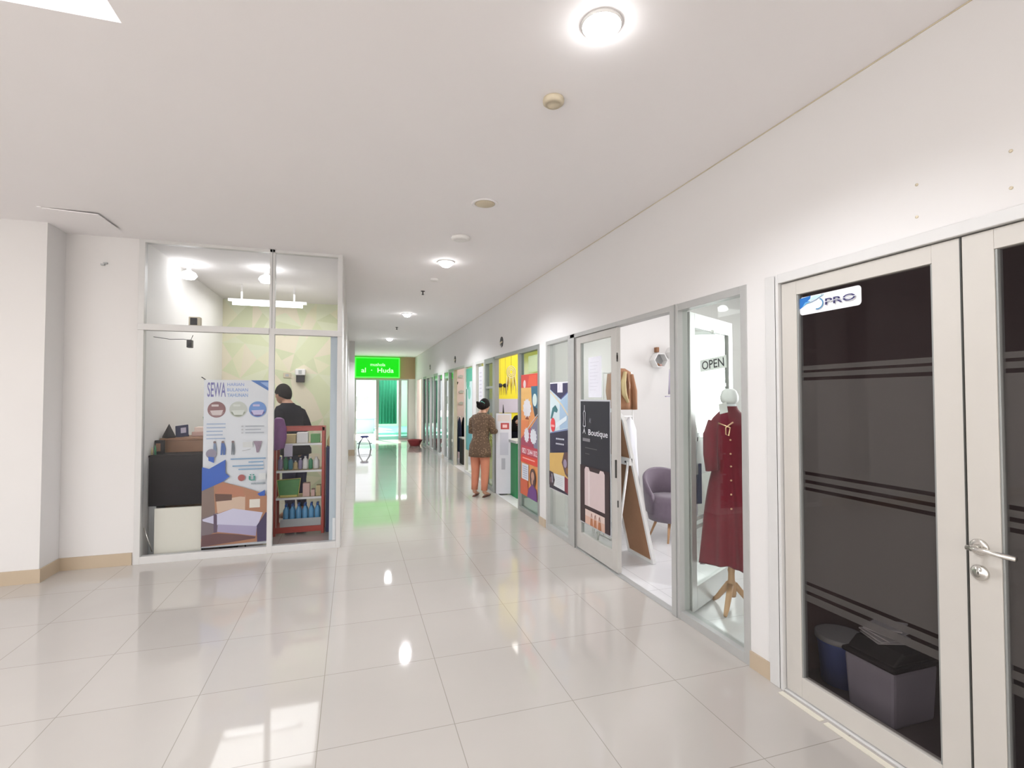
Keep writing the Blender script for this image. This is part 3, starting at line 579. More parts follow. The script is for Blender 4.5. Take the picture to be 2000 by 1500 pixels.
# blue stool
t = thing('stool', (0.34, 15.9, 0), 'small stool with blue seat and wire legs at the far end', 'stool')
b = MB(); b.lathe([(0.0001, 0.36), (0.10, 0.36), (0.125, 0.375), (0.125, 0.395), (0.11, 0.41), (0.0001, 0.412)], (0.34, 15.9, 0), 'bluest'); b.build('seat', t)
for k in range(4):
    a = PI/4+k*PI/2; b = MB(); b.tube([(0.34+0.07*math.cos(a), 15.9+0.07*math.sin(a), 0.36), (0.34+0.21*math.cos(a), 15.9+0.21*math.sin(a), 0.2), (0.34+0.26*math.cos(a), 15.9+0.26*math.sin(a), 0)], 0.010, 'navy', 8); b.build('leg', t)
b = MB(); b.tube([(0.34+0.215*math.cos(2*PI*i/24), 15.9+0.215*math.sin(2*PI*i/24), 0.18) for i in range(25)], 0.007, 'navy', 6, caps=False); b.build('foot_ring', t)
# red basin by the far wall
b = MB(); b.lathe([(0.0001, 0.01), (0.16, 0.0), (0.20, 0.10), (0.25, 0.19), (0.26, 0.2), (0.245, 0.2), (0.19, 0.10), (0.15, 0.02), (0.0001, 0.02)], (1.93, 16.6, 0), 'redp'); tag(b.build('basin', loc=(1.93, 16.6, 0)), 'small red plastic basin on the floor at the far right wall', 'basin')

# ------------------------------------------------------------------ ceiling fittings
def downlight(x, y, r, label, power=30):
    t = thing('downlight', (x, y, H), label, 'ceiling light', 'corridor downlights')
    b = MB(); b.lathe([(r*1.12, 0), (r*1.12, -0.006), (r*1.05, -0.012), (r*1.0, -0.006), (r, 0)], (x, y, H), 'white', 28); b.build('trim_ring', t)
    b = MB(); b.lathe([(r*0.98, -0.003), (r*0.85, -0.03), (r*0.5, -0.055), (0.0001, -0.062)], (x, y, H), 'lampon', 24); b.build('bulb', t)
    d = bpy.data.lights.new('downlight_lamp', 'SPOT'); d.energy = power; d.spot_size = R(150); d.spot_blend = 0.5; d.shadow_soft_size = 0.07; d.color = (0.93, 0.96, 1)
    o = bpy.data.objects.new('downlight_lamp', d); COL.objects.link(o); o.parent = t; o.location = (0, 0, -0.09)
downlight(0.952, 1.80, 0.075, 'large glaring downlight nearest the camera', 75)
downlight(0.98, 5.554, 0.085, 'second downlight, above the end of the glass kiosk', 120)
downlight(0.922, 9.254, 0.08, 'third downlight along the corridor ceiling', 150)
downlight(0.886, 13.302, 0.085, 'fourth and farthest downlight before the green sign', 150)
def detector(x, y, label, r=0.055, m='beige', grp=None):
    b = MB(); b.lathe([(r*0.95, 0), (r, -0.008), (r*0.97, -0.022), (r*0.7, -0.034), (r*0.66, -0.030), (r*0.3, -0.042), (0.0001, -0.042)], (x, y, H), m, 24)
    tag(b.build('smoke_detector', loc=(x, y, H)), label, 'smoke detector', grp)
detector(0.961, 2.337, 'beige smoke detector next to the nearest downlight')
detector(0.961, 4.648, 'white domed smoke detector between the round speaker and the second downlight', 0.09, 'wallw')
detector(0.978, 6.402, 'small white smoke detector just beyond the second downlight', 0.05, 'wallw')
t = thing('ceiling_speaker', (0.973, 3.781, H), 'round beige ceiling speaker grille', 'speaker')
b = MB(); b.lathe([(0.105, 0), (0.105, -0.005), (0.095, -0.010), (0.083, -0.004)], (0.973, 3.781, H), 'ceil', 30); b.build('rim', t)
b = MB(); b.lathe([(0.083, -0.003), (0.06, -0.012), (0.0001, -0.014)], (0.973, 3.781, H), 'beige', 30); b.build('grille', t)
def sprinkler(x, y, label):
    b = MB(); b.lathe([(0.03, 0), (0.03, -0.005), (0.008, -0.007), (0.008, -0.045), (0.018, -0.047), (0.018, -0.052), (0.0001, -0.052)], (x, y, H), 'dgrey', 16); tag(b.build('sprinkler', loc=(x, y, H)), label, 'sprinkler')
sprinkler(0.939, 7.2, 'small dark sprinkler head nearer the camera'); sprinkler(0.889, 11.1, 'small dark sprinkler head between the two farthest downlights')
# access hatch
t = thing('ceiling_hatch', (-2.2, 5.1, H), 'ceiling access panel with a loose edge in the corner of the left pier', 'hatch')
b = MB(); T = Matrix.Translation((-2.2, 5.12, H-0.012)) @ Matrix.Rotation(R(2.2), 4, 'Y'); b.box(-0.19, 0.19, -0.2, 0.2, -0.004, 0.004, 'ceil', T=T); b.build('panel', t)
b = MB(); b.box(-2.41, -2.385, 4.9, 5.33, H-0.008, H-0.0005, 'ceil'); b.box(-2.38, -2.372, 5.0, 5.32, H-0.006, H-0.0004, 'seal'); b.build('edge_gap', t)

# wall plugs
for y, z, lb in [(1.153, 2.462, 'upper screw plug at the right edge of the cream wall'), (1.155, 2.329, 'lower screw plug at the right edge of the cream wall'), (1.468, 2.468, 'upper screw plug above the middle of the cream door'), (1.47, 2.333, 'lower screw plug above the middle of the cream door')]:
    b = MB(); b.lathe([(0.006, 0.001), (0.006, -0.003), (0.003, -0.004), (0.0001, -0.004)], (XW, y, z), 'beige', 12, 'x'); tag(b.build('wall_plug', loc=(XW, y, z)), lb, 'wall plug', 'screw plugs above the cream door')
for y, z, lb in [(7.62, 2.457, 'round dark number plate above the snack stall'), (11.44, 2.45, 'round dark number plate above the clothes stall'), (15.4, 2.50, 'round dark number plate above the far glazed stall')]:
    t = thing('number_plate', (XW, y, z), lb, 'sign', 'round number plates over the shopfronts')
    b = MB(); b.lathe([(0.085, 0), (0.085, -0.006), (0.08, -0.008), (0.0001, -0.008)], (XW, y, z), 'dgrey', 28, 'x', ); b.build('plate', t)
    b = MB(); b.prism([(y+0.075, z-0.03), (y-0.07, z-0.01), (y-0.05, z+0.012), (y+0.075, z+0.0)], 'x', XW-0.011, XW-0.008, 'beige'); b.prism([(y+0.02, z-0.03), (y-0.01, z-0.08), (y+0.025, z-0.075)], 'x', XW-0.011, XW-0.008, 'white'); b.build('emblem', t)
b = MB(); b.box(-2.27, -2.24, 5.618, 5.64, 2.82, 2.835, 'asphalt'); b.box(-2.25, -2.22, 5.62, 5.64, 2.835, 2.85, 'asphalt'); tag(b.build('wall_clip', loc=(-2.25, 5.63, 2.83)), 'tiny grey clip high on the left wall', 'clip')

# ------------------------------------------------------------------ glass kiosk on the left
KY = 5.64
b = MB(); y0, y1 = KY-0.02, KY+0.05
for x0, x1 in [(-1.965, -1.915), (-0.825, -0.775), (-0.165, -0.118)]: b.box(x0, x1, y0, y1, 0, H, 'aluw')
b.box(-1.915, -0.825, y0, y1, 0.0, 0.07, 'aluw'); b.box(-0.775, -0.165, y0, y1, 0.0, 0.07, 'aluw')
b.box(-1.965, -0.825, y0-0.01, y1, 2.225, 2.285, 'aluw'); b.box(-0.775, -0.118, y0-0.01, y1, 2.225, 2.285, 'aluw'); b.box(-1.915, -0.165, y0, y1, H-0.03, H, 'aluw')
b.box(-0.8035, -0.7965, y0-0.004, y0, 2.285, H, 'alug')
kf = struct(b.build('window_15', loc=(-1.04, KY, 0), bevel=0.003), 'white framed glass front of the kiosk')
for x0, x1, z0, z1 in [(-1.915, -0.825, 0.07, 2.225), (-0.775, -0.165, 0.07, 2.225), (-1.915, -0.825, 2.285, H-0.03), (-0.775, -0.165, 2.285, H-0.03)]:
    p_ = MB(); p_.box(x0, x1, KY+0.012, KY+0.018, z0, z1, 'glassk'); p_.build('pane', kf)
b = MB(); b.box(-0.235, -0.165, KY+0.052, KY+0.12, 0, 2.25, 'stripe'); b.box(-0.20, -0.17, KY+0.04, KY+0.052, 0.03, 0.30, 'white'); struct(b.build('trim_3'), 'blue-grey jamb inside the kiosk corner')
w = MB(); w.box(-2.1, -1.93, 5.8, 8.8, 0, H, 'wallw'); w.box(-1.965, -1.93, 5.69, 5.8, 0, H, 'wallw'); struct(w.build('wall_kiosk'), 'white side wall of the kiosk')
w = MB(); w.box(-1.93, -0.16, 8.7, 8.8, 0, H, 'wallw'); rw = random.Random(5)
wpc = [mat('wallpaper_tone', c_, 0.6, noise=0.02) for c_ in [(0.78, 0.76, 0.55), (0.70, 0.74, 0.50), (0.80, 0.74, 0.58), (0.74, 0.77, 0.57), (0.66, 0.70, 0.47)]]
nx, nz = 5, 8; gp = {}
for i in range(nx+1):
    for k in range(nz+1): gp[i, k] = (-1.93+1.77*(i+(rw.uniform(-.3, .3) if 0 < i < nx else 0))/nx, H*(k+(rw.uniform(-.3, .3) if 0 < k < nz else 0))/nz)
for i in range(nx):
    for k in range(nz):
        q = [gp[i, k], gp[i+1, k], gp[i+1, k+1], gp[i, k+1]]; cc = (sum(x for x, _ in q)/4, sum(z for _, z in q)/4)
        for n_ in range(4): w.add([(x, 8.699, z) for x, z in (q[n_], q[(n_+1) % 4], cc)], [(0, 1, 2)], wpc[rw.randrange(5)])
struct(w.build('wall_kiosk_rear'), 'kiosk rear wall with geometric cream and green wallpaper')
w = MB(); w.box(-0.17, -0.16, 5.77, 8.7, 0, H, 'wallw'); struct(w.build('wall_kiosk_side'), 'right inner wall of the kiosk')
for x, y, z, lb in [(-1.79, 6.5, 2.96, 'left of the two glaring lamps behind the upper kiosk glass'), (-0.99, 6.5, 2.97, 'right of the two glaring lamps behind the upper kiosk glass')]:
    t = thing('lamp', (x, y, H), lb, 'ceiling light', 'kiosk lamps')
    b = MB(); b.lathe([(0.05, H), (0.05, H-0.02), (0.02, H-0.03), (0.02, z+0.05)], (x, y, 0), 'white', 16); b.build('holder', t)
    b = MB(); b.lathe([(0.02, z+0.06), (0.07, z+0.03), (0.085, z), (0.06, z-0.035), (0.0001, z-0.045)], (x, y, 0), 'lampk', 20); b.build('bulb', t)
t = thing('tube_light', (-1.1, 7.5, H), 'long fluorescent tube behind the upper kiosk glass', 'ceiling light')
b = MB(); b.tube([(-1.55, 7.5, 2.84), (-0.68, 7.5, 2.84)], 0.022, 'tube', 12); b.build('tube', t)
b = MB(); b.box(-1.6, -0.63, 7.47, 7.53, 2.865, 2.9, 'white'); b.box(-1.45, -1.43, 7.49, 7.51, 2.9, H, 'white'); b.box(-0.8, -0.78, 7.49, 7.51, 2.9, H, 'white'); b.build('batten', t)
t = thing('speaker_box', (-1.5, 5.72, 2.286), 'small white box with dark front on the kiosk crossbar', 'speaker')
b = MB(); b.box(-1.555, -1.455, 5.665, 5.73, 2.286, 2.376, 'beige'); b.build('body', t, bevel=0.004); b = MB(); b.box(-1.54, -1.48, 5.658, 5.665, 2.296, 2.366, 'dgrey'); b.build('front', t)
t = thing('security_camera', (-1.6, 5.9, 2.15), 'small dark camera with its cable hanging inside the kiosk below the crossbar', 'camera')
b = MB(); b.box(-1.63, -1.585, 5.88, 5.95, 2.09, 2.17, 'dgrey'); b.tube([(-1.605, 5.88, 2.12), (-1.6, 5.86, 2.12)], 0.015, 'black', 12); b.build('body', t, bevel=0.004)
b = MB(); b.tube([(-1.925, 5.9, 2.19), (-1.78, 5.9, 2.17), (-1.66, 5.9, 2.175), (-1.6, 5.91, 2.165), (-1.58, 5.91, 2.22)], 0.003, 'seal', 6); b.build('cable', t)
# wall fittings on wallpaper
b = MB(); b.box(-1.06, -0.95, 8.68, 8.7, 1.89, 1.97, 'beige'); b.box(-1.03, -0.98, 8.675, 8.68, 1.91, 1.95, 'asphalt'); tag(b.build('light_switch', loc=(-1, 8.69, 1.93), bevel=0.003), 'beige switch plate on the patterned wallpaper', 'switch')
t = thing('dispenser', (-0.8, 8.65, 1.92), 'white and dark wall dispenser on the patterned wallpaper', 'dispenser')
b = MB(); b.box(-0.88, -0.73, 8.58, 8.7, 1.93, 2.03, 'white'); b.build('cover', t, bevel=0.012); b = MB(); b.box(-0.865, -0.745, 8.6, 8.7, 1.82, 1.93, 'dgrey'); b.box(-0.83, -0.78, 8.575, 8.58, 1.95, 2.01, 'asphalt'); b.build('tray', t, bevel=0.008)

# counter
t = thing('counter', (-1.6, 6.2, 0), 'black front counter with brown wooden desktop inside the kiosk', 'counter')
b = MB(); b.box(-1.925, -1.15, 5.84, 6.1, 0.50, 0.985, 'counterb'); b.box(-1.925, -1.86, 5.86, 6.1, 0, 0.50, 'asphalt'); b.box(-1.3, -1.15, 5.86, 6.1, 0, 0.50, 'counterb'); b.build('front_panel', t, bevel=0.004)
b = MB(); b.box(-1.925, -1.12, 5.83, 6.12, 0.985, 1.003, 'counterb'); b.box(-1.925, -1.0, 6.13, 6.55, 0.0, 1.125, 'wood'); b.build('cabinet', t); b = MB(); b.box(-1.925, -0.98, 6.11, 6.57, 1.125, 1.15, 'wood'); b.build('desktop', t, bevel=0.006)
b = MB(); b.box(-1.845, -1.437, 5.76, 5.79, 0.02, 0.49, 'offw'); b.box(-1.845, -1.80, 5.79, 5.82, 0.02, 0.47, 'pine'); tag(b.build('board', loc=(-1.62, 5.78, 0), bevel=0.004), 'off-white square board standing below the black counter', 'board')
b = MB(); b.tube([(-1.915, 5.72, 0.32), (-1.85, 5.74, 0.08)], 0.006, 'chrome', 8); tag(b.build('metal_rod', loc=(-1.9, 5.73, 0.08)), 'thin metal rod leaning in the lower left corner of the kiosk', 'rod')
b = MB(); b.lathe([(0.062, 1.15), (0.062, 1.165), (0.0001, 1.30)], (-1.862, 6.19, 0), 'counterb', 4); tag(b.build('cone_ornament', loc=(-1.862, 6.19, 1.15)), 'dark pointed pyramid ornament on the kiosk desk', 'ornament')
b = MB(); b.box(-1.922, -1.845, 5.98, 6.02, 1.004, 1.14, 'counterb'); b.box(-1.91, -1.87, 5.972, 5.98, 1.03, 1.11, 'wood'); tag(b.build('card_holder', loc=(-1.88, 6.0, 1.004)), 'dark brown card holder below the pyramid ornament', 'holder')
b = MB(); T = Matrix.Translation((-1.765, 6.28, 1.152)) @ Matrix.Rotation(R(-20), 4, 'X') @ Matrix.Rotation(R(-8), 4, 'Y'); b.box(-0.06, 0.06, -0.005, 0.005, 0.0, 0.13, 'navy', T=T); b.box(-0.01, 0.04, -0.007, -0.005, 0.04, 0.10, 'lav', T=T); b.box(-0.05, 0.05, 0.045, 0.055, 0.0, 0.02, 'navy', T=Matrix.Translation((-1.765, 6.28, 1.152)))
tag(b.build('desk_card', loc=(-1.765, 6.28, 1.152)), 'dark blue tilted desk calendar on the kiosk desk', 'calendar')
b = MB(); b.box(-1.69, -1.50, 6.33, 6.48, 1.152, 1.20, 'pinkb'); b.box(-1.67, -1.49, 6.35, 6.49, 1.20, 1.25, 'peach'); tag(b.build('parcel', loc=(-1.6, 6.4, 1.152), bevel=0.004), 'peach coloured parcels on the kiosk desk beside the blue calendar', 'parcel')
for i, (x, c_) in enumerate([(-1.912, 'sand'), (-1.885, 'bgreen')]):
    b = MB(); b.lathe([(0.010, 1.004), (0.010, 1.05+0.02*i), (0.005, 1.06+0.02*i), (0.005, 1.08+0.02*i), (0.0001, 1.08+0.02*i)], (x, 5.88, 0), c_, 10); tag(b.build('small_bottle', loc=(x, 5.88, 1.004)), ['sand coloured vial at the left end of the black counter', 'green vial at the left end of the black counter'][i], 'bottle')
b = MB(); b.lathe([(0.02, 1.152), (0.025, 1.25), (0.02, 1.25)], (-1.51, 6.2, 0), 'dgrey', 12); b.tube([(-1.51, 6.2, 1.16), (-1.545, 6.2, 1.37)], 0.008, 'bgreen', 6); b.tube([(-1.51, 6.2, 1.16), (-1.53, 6.2, 1.34)], 0.004, 'white', 6); tag(b.build('pen_cup', loc=(-1.51, 6.2, 1.152)), 'pen cup with a green pen beside the banner', 'cup')

# standing banner
t = thing('standing_banner', (-1.125, 5.80, 0), 'standing SEWA rental banner behind the kiosk glass', 'banner')
BX0, BX1, BZ0, BZ1 = -1.432, -0.828, 0.075, 1.757
p = Poster((BX0, 5.745, BZ0), (1, 0, 0), (0, 0, 1), BX1-BX0, BZ1-BZ0, (0.66, 0.67, 0.69))
def U(px): return (px-393)/132.5
def V(py): return 1-(py-742)/330.0
def PP(pts): return [(min(1, max(0, U(x))), min(1, max(0, V(y)))) for x, y in pts]
def q2(c, r): return (380+c/7.5, 880+r/7.5)
DB = (0.10, 0.12, 0.38); BL = (0.02, 0.10, 0.45)
p.text('SEWA', 0.05, 0.325, V(776), V(747), (0.14, 0.13, 0.34)); p.text('HARIAN', 0.345, 0.60, V(754), V(748), (0.22, 0.30, 0.58)); p.text('BULANAN', 0.345, 0.66, V(765), V(758.5), (0.22, 0.32, 0.60)); p.text('TAHUNAN', 0.345, 0.66, V(776), V(769), (0.22, 0.34, 0.60))
p.poly(PP([(486, 742.5), (525.5, 742.5), (525.5, 765)]), (0.05, 0.15, 0.42)); p.poly(PP([(505, 746), (523, 746), (523, 758)]), (0.25, 0.38, 0.65))
for cx, c1, c2, c3 in [(418.5, (0.22, 0.09, 0.09), (0.60, 0.50, 0.48), (0.3, 0.18, 0.18)), (461.5, (0.50, 0.52, 0.46), (0.62, 0.64, 0.58), (0.25, 0.27, 0.2)), (501, (0.12, 0.25, 0.55), (0.5, 0.45, 0.65), (0.08, 0.05, 0.2))]:
    p.disc(U(cx), V(801), 0.135, c1); p.disc(U(cx), V(801), 0.12, c3, a0=200, a1=340); p.poly(PP([(cx-13, 803), (cx+13, 802), (cx+9, 812), (cx-8, 812)]), c2); p.rect(U(cx-10), U(cx+4), V(795), V(791), c2)
for i in range(5): p.rect(0.05, 0.33-0.04*(i in (2, 3)), V(830.5+i*7.2), V(828.5+i*7.2), (0.32, 0.40, 0.55))
for i in range(3): p.rect(0.63, 0.92-0.05*(i == 1), V(836+i*6.5), V(834+i*6.5), (0.38, 0.40, 0.44)); p.rect(0.57, 0.6, V(836.5+i*6.5), V(833.5+i*6.5), (0.5, 0.5, 0.52))
for x, c_, w2 in [(416, (0.15, 0.2, 0.3), 4), (432, (0.05, 0.12, 0.35), 6), (452, (0.12, 0.14, 0.16), 4)]:
    p.poly(PP([(x-w2/2, 867), (x+w2/2, 867), (x+w2, 878), (x+w2*0.9, 891), (x+1, 891), (x, 880), (x-1, 891), (x-w2*0.7, 891), (x-w2*0.6, 876)]), c_); p.disc(U(x), V(865.5), 0.02, (0.2, 0.13, 0.12))
p.disc(U(410), V(888), 0.08, (0.25, 0.22, 0.28)); p.line(PP([(471, 884), (488, 881)]), 0.006, (0.4, 0.4, 0.4)); p.poly(PP([(493, 865), (511, 865), (508, 876), (504, 888), (500, 888), (498, 876)]), (0.28, 0.2, 0.26)); p.rect(U(472), U(492), V(877), V(866), (0.62, 0.62, 0.6))
for i, (a, c_) in enumerate([(448, 519), (484, 514), (452, 515), (464, 515)]): p.rect(U(a), U(c_), V(901+i*7), V(898.5+i*7), (0.22, 0.36, 0.52))
p.disc(U(470.5), V(937.5), 0.055, (0.40, 0.10, 0.09)); p.text('ü', U(485), U(498), V(944), V(931), (0.06, 0.30, 0.24)); p.rect(U(505), U(520), V(943), V(930), (0.72, 0.72, 0.70)); p.rect(U(490), U(518), V(951.5), V(948.5), (0.3, 0.34, 0.36))
p.poly(PP([q2(*a) for a in [(98, 595), (395, 480), (700, 570), (1045, 690), (1093, 760), (1093, 1395), (98, 1415)]]), (0.42, 0.19, 0.10))
p.poly(PP([q2(*a) for a in [(98, 595), (270, 530), (300, 1000), (98, 1010)]]), (0.22, 0.15, 0.12)); p.poly(PP([q2(*a) for a in [(310, 760), (560, 720), (740, 700), (740, 940), (560, 880), (330, 940)]]), (0.62, 0.44, 0.32))
p.poly(PP([q2(*a) for a in [(400, 500), (700, 590), (740, 720), (540, 690), (290, 650)]]), (0.45, 0.18, 0.10)); p.poly(PP([q2(*a) for a in [(290, 650), (540, 670), (540, 755), (300, 765)]]), (0.12, 0.05, 0.03))
p.rect(*[U(q2(c_, 0)[0]) for c_ in (805, 965)], V(q2(0, 885)[1]), V(q2(0, 760)[1]), (0.75, 0.70, 0.60)); p.poly(PP([q2(*a) for a in [(98, 1000), (330, 930), (560, 1100), (98, 1300)]]), (0.20, 0.15, 0.16))
p.poly(PP([q2(*a) for a in [(115, 1015), (560, 880), (1010, 965), (920, 1200), (340, 1110), (120, 1040)]]), (0.60, 0.57, 0.70)); p.poly(PP([q2(*a) for a in [(340, 1100), (920, 1165), (910, 1310), (640, 1260), (330, 1210)]]), (0.38, 0.33, 0.48))
p.poly(PP([q2(*a) for a in [(275, 940), (325, 960), (330, 1220), (280, 1220)]]), (0.10, 0.06, 0.10)); p.poly(PP([q2(*a) for a in [(920, 1160), (1060, 960), (1093, 1000), (1093, 1395), (930, 1400)]]), (0.05, 0.03, 0.09)); p.poly(PP([q2(*a) for a in [(110, 1250), (330, 1230), (640, 1270), (900, 1320), (900, 1345), (98, 1415)]]), (0.14, 0.06, 0.06))
p.poly(PP([q2(*a) for a in [(98, 250), (200, 280), (440, 150), (440, 350), (505, 405), (395, 480), (98, 600)]]), BL); p.poly(PP([q2(*a) for a in [(185, 100), (270, 110), (270, 195), (190, 160)]]), BL); p.poly(PP([q2(*a) for a in [(925, 680), (1040, 625), (1040, 715), (960, 715)]]), BL)
p.b.build('printed_sheet', t)
b = MB()
b.tube([(BX0-0.03, 5.78, 1.785), (BX0+0.02, 5.755, 1.75)], 0.005, 'dgrey', 6); b.tube([(BX0, 5.755, 1.757), (-1.13, 5.775, 0.85), (BX1, 5.755, 0.08)], 0.006, 'dgrey', 8); b.tube([(BX1, 5.755, 1.757), (-1.13, 5.775, 0.85), (BX0, 5.755, 0.08)], 0.006, 'dgrey', 8); b.tube([(-1.05, 5.775, 0.85), (-1.05, 5.81, 0.0)], 0.006, 'dgrey', 8)
b.tube([(BX0, 5.755, 0.08), (BX0, 5.76, 0)], 0.006, 'dgrey', 8); b.tube([(BX1, 5.755, 0.08), (BX1, 5.76, 0)], 0.006, 'dgrey', 8)
b.build('stand', t)

# red display shelf
t = thing('display_shelf', (-0.57, 6.4, 0), 'red metal display shelf of drinks inside the kiosk', 'shelf')
sx0, sx1, sy0, sy1 = -0.86, -0.315, 6.28, 6.58
for x in (sx0, sx1-0.03):
    for y in (sy0, sy1-0.03): b = MB(); b.box(x, x+0.03, y, y+0.03, 0, 1.235, 'redf'); b.build('post', t, bevel=0.003)
b = MB(); b.box(sx0, sx1, sy0, sy0+0.03, 1.19, 1.235, 'redf'); b.box(sx0, sx1, sy1-0.03, sy1, 1.19, 1.235, 'redf'); b.box(sx0, sx0+0.03, sy0, sy1, 1.19, 1.235, 'redf'); b.box(sx1-0.03, sx1, sy0, sy1, 1.19, 1.235, 'redf'); b.build('top_frame', t, bevel=0.003)
SH = [0.09, 0.425, 0.735, 1.045]
for z in SH: b = MB(); b.box(sx0+0.03, sx1-0.03, sy0+0.005, sy1-0.01, z-0.02, z, 'redf' if z < 0.2 else 'sand'); b.box(sx0+0.03, sx1-0.03, sy0, sy0+0.005, z-0.02 if z > 0.2 else z-0.06, z+0.004, 'redf' if z < 0.2 else 'white'); b.build('shelf_board', t)
b = MB(); b.box(-0.75, -0.66, sy0-0.004, sy0-0.001, 0.90, 1.04, 'lav'); tag(b.build('price_card', loc=(-0.7, sy0, 0.9)), 'lavender price card hanging below the top shelf of the red rack', 'card')
def bottle(name, x, y, z, r, h, m, mc, label, grp):
    o = thing(name, (x, y, z), label, 'bottle', grp)
    b = MB(); b.lathe([(0.0001, 0), (r*0.9, 0), (r, 0.01), (r, h*0.66), (r*0.85, h*0.76), (r*0.38, h*0.86), (r*0.38, h*0.90)], (x, y, z), m, 14); b.build('body', o)
    b = MB(); b.lathe([(r*0.44, h*0.9), (r*0.44, h), (0.0001, h)], (x, y, z), mc, 12); b.build('cap', o); return o
specs = [(-0.80, 0.026, 0.15, 'bviolet', 'cap', 'violet bottle at the left end of the second shelf'), (-0.742, 0.026, 0.155, 'bgreen', 'bgreen', 'dark green bottle next to the violet one on the second shelf'), (-0.69, 0.026, 0.14, 'bblue', 'white', 'teal bottle on the second shelf'),
         (-0.637, 0.024, 0.10, 'sand', 'white', 'short sand coloured jar on the second shelf'), (-0.585, 0.024, 0.13, 'bviolet', 'white', 'pale violet bottle in the middle of the second shelf'), (-0.53, 0.030, 0.15, 'white', 'white', 'white bottle in the middle of the second shelf'),
         (-0.472, 0.024, 0.14, 'bgreen', 'white', 'green bottle between the two white ones'), (-0.41, 0.034, 0.14, 'white', 'white', 'wide white bottle at the right end of the second shelf')]
for x, r, h, m_, c_, lb in specs: bottle('bottle', x, 6.38, SH[2]+0.004, r, h, m_, c_, lb, 'bottles on the second shelf of the red rack')
wb = None
for i in range(6):
    for k in range(2):
        x = -0.73+i*0.068; y = 6.34+k*0.075
        lb = 'blue water bottle on the bottom shelf of the red rack, %s row, %s' % ('front' if k == 0 else 'back', ['leftmost', 'second from left', 'third from left', 'third from right', 'second from right', 'rightmost'][i])
        if wb is None: wb = bottle('water_bottle', x, y, SH[0]+0.004, 0.031, 0.25, 'water', 'cap', lb, 'water bottles, front row')
        else:
            o = copy_tree(wb); o.location = (x, y, SH[0]+0.004); o['label'] = lb; o['group'] = 'water bottles, %s row' % ('front' if k == 0 else 'back')
b = MB(); b.box(-0.785, -0.35, 6.286, 6.292, SH[0]+0.006, SH[0]+0.095, 'asphalt'); tag(b.build('tray_front', loc=(-0.57, 6.29, SH[0])), 'grey carton edge in front of the water bottles', 'carton')
t = thing('snack_pack', (-0.69, 6.36, SH[1]), 'large green snack pack with yellow border on the third shelf', 'snack pack')
b = MB(); b.prism([(-0.80, SH[1]+0.005), (-0.60, SH[1]+0.005), (-0.575, SH[1]+0.215), (-0.825, SH[1]+0.205)], 'y', 6.32, 6.37, 'bag'); b.build('body', t, bevel=0.01)
b = MB(); fz = SH[1]; b.tube([(-0.80, 6.315, fz+0.008), (-0.825, 6.315, fz+0.205), (-0.575, 6.315, fz+0.217), (-0.60, 6.315, fz+0.008)], 0.006, 'ylw', 6); b.box(-0.79, -0.61, 6.308, 6.318, fz+0.005, fz+0.03, 'ylw'); b.build('border', t)
for x0, x1, h_, m_, lb in [(-0.55, -0.475, 0.15, 'pinkb', 'tall pink carton beside the green snack pack'), (-0.46, -0.42, 0.075, 'pinkb', 'short pink carton on the third shelf'), (-0.405, -0.355, 0.12, 'sand', 'sand coloured carton at the right end of the third shelf')]:
    b = MB(); b.box(x0, x1, 6.31, 6.42, SH[1]+0.004, SH[1]+0.004+h_, m_); tag(b.build('carton', loc=(x0, 6.31, SH[1]), bevel=0.002), lb, 'carton')
for x0, x1, h_, m_, lb in [(-0.76, -0.63, 0.10, 'sand', 'sand coloured box on the top shelf of the red rack'), (-0.62, -0.50, 0.12, 'paper', 'white box with small packets on the top shelf'), (-0.47, -0.37, 0.10, 'bag', 'dark green box at the right of the top shelf')]:
    b = MB(); b.box(x0, x1, 6.31, 6.44, SH[3]+0.004, SH[3]+0.004+h_, m_); tag(b.build('box', loc=(x0, 6.31, SH[3]), bevel=0.002), lb, 'box')
b = MB(); b.loft([(-0.84, 6.26, 0.98, 0.03, 0.02), (-0.82, 6.26, 1.0, 0.07, 0.03), (-0.81, 6.26, 1.12, 0.085, 0.045), (-0.80, 6.26, 1.22, 0.08, 0.045), (-0.80, 6.26, 1.33, 0.05, 0.03), (-0.81, 6.26, 1.35, 0.02, 0.01)], 'purple', 18, wob=lambda t_, a: 0.08*math.sin(5*a+t_*6), caps=True)
tag(b.build('hanging_pack', loc=(-0.8, 6.26, 1.0)), 'shiny purple snack packets hanging at the left post of the red rack', 'snack pack')
b = MB(); b.box(-0.30, -0.18, 6.3, 6.8, 0, 1.0, 'navy'); b.loft([(-0.24, 6.4, 1.0, 0.05, 0.1), (-0.24, 6.4, 1.06, 0.055, 0.1), (-0.24, 6.4, 1.13, 0.03, 0.05)], 'sand', 14, caps=True); tag(b.build('bag_pile', loc=(-0.24, 6.5, 0), bevel=0.02), 'dark upright case with a tan bundle on top right of the red rack', 'case')

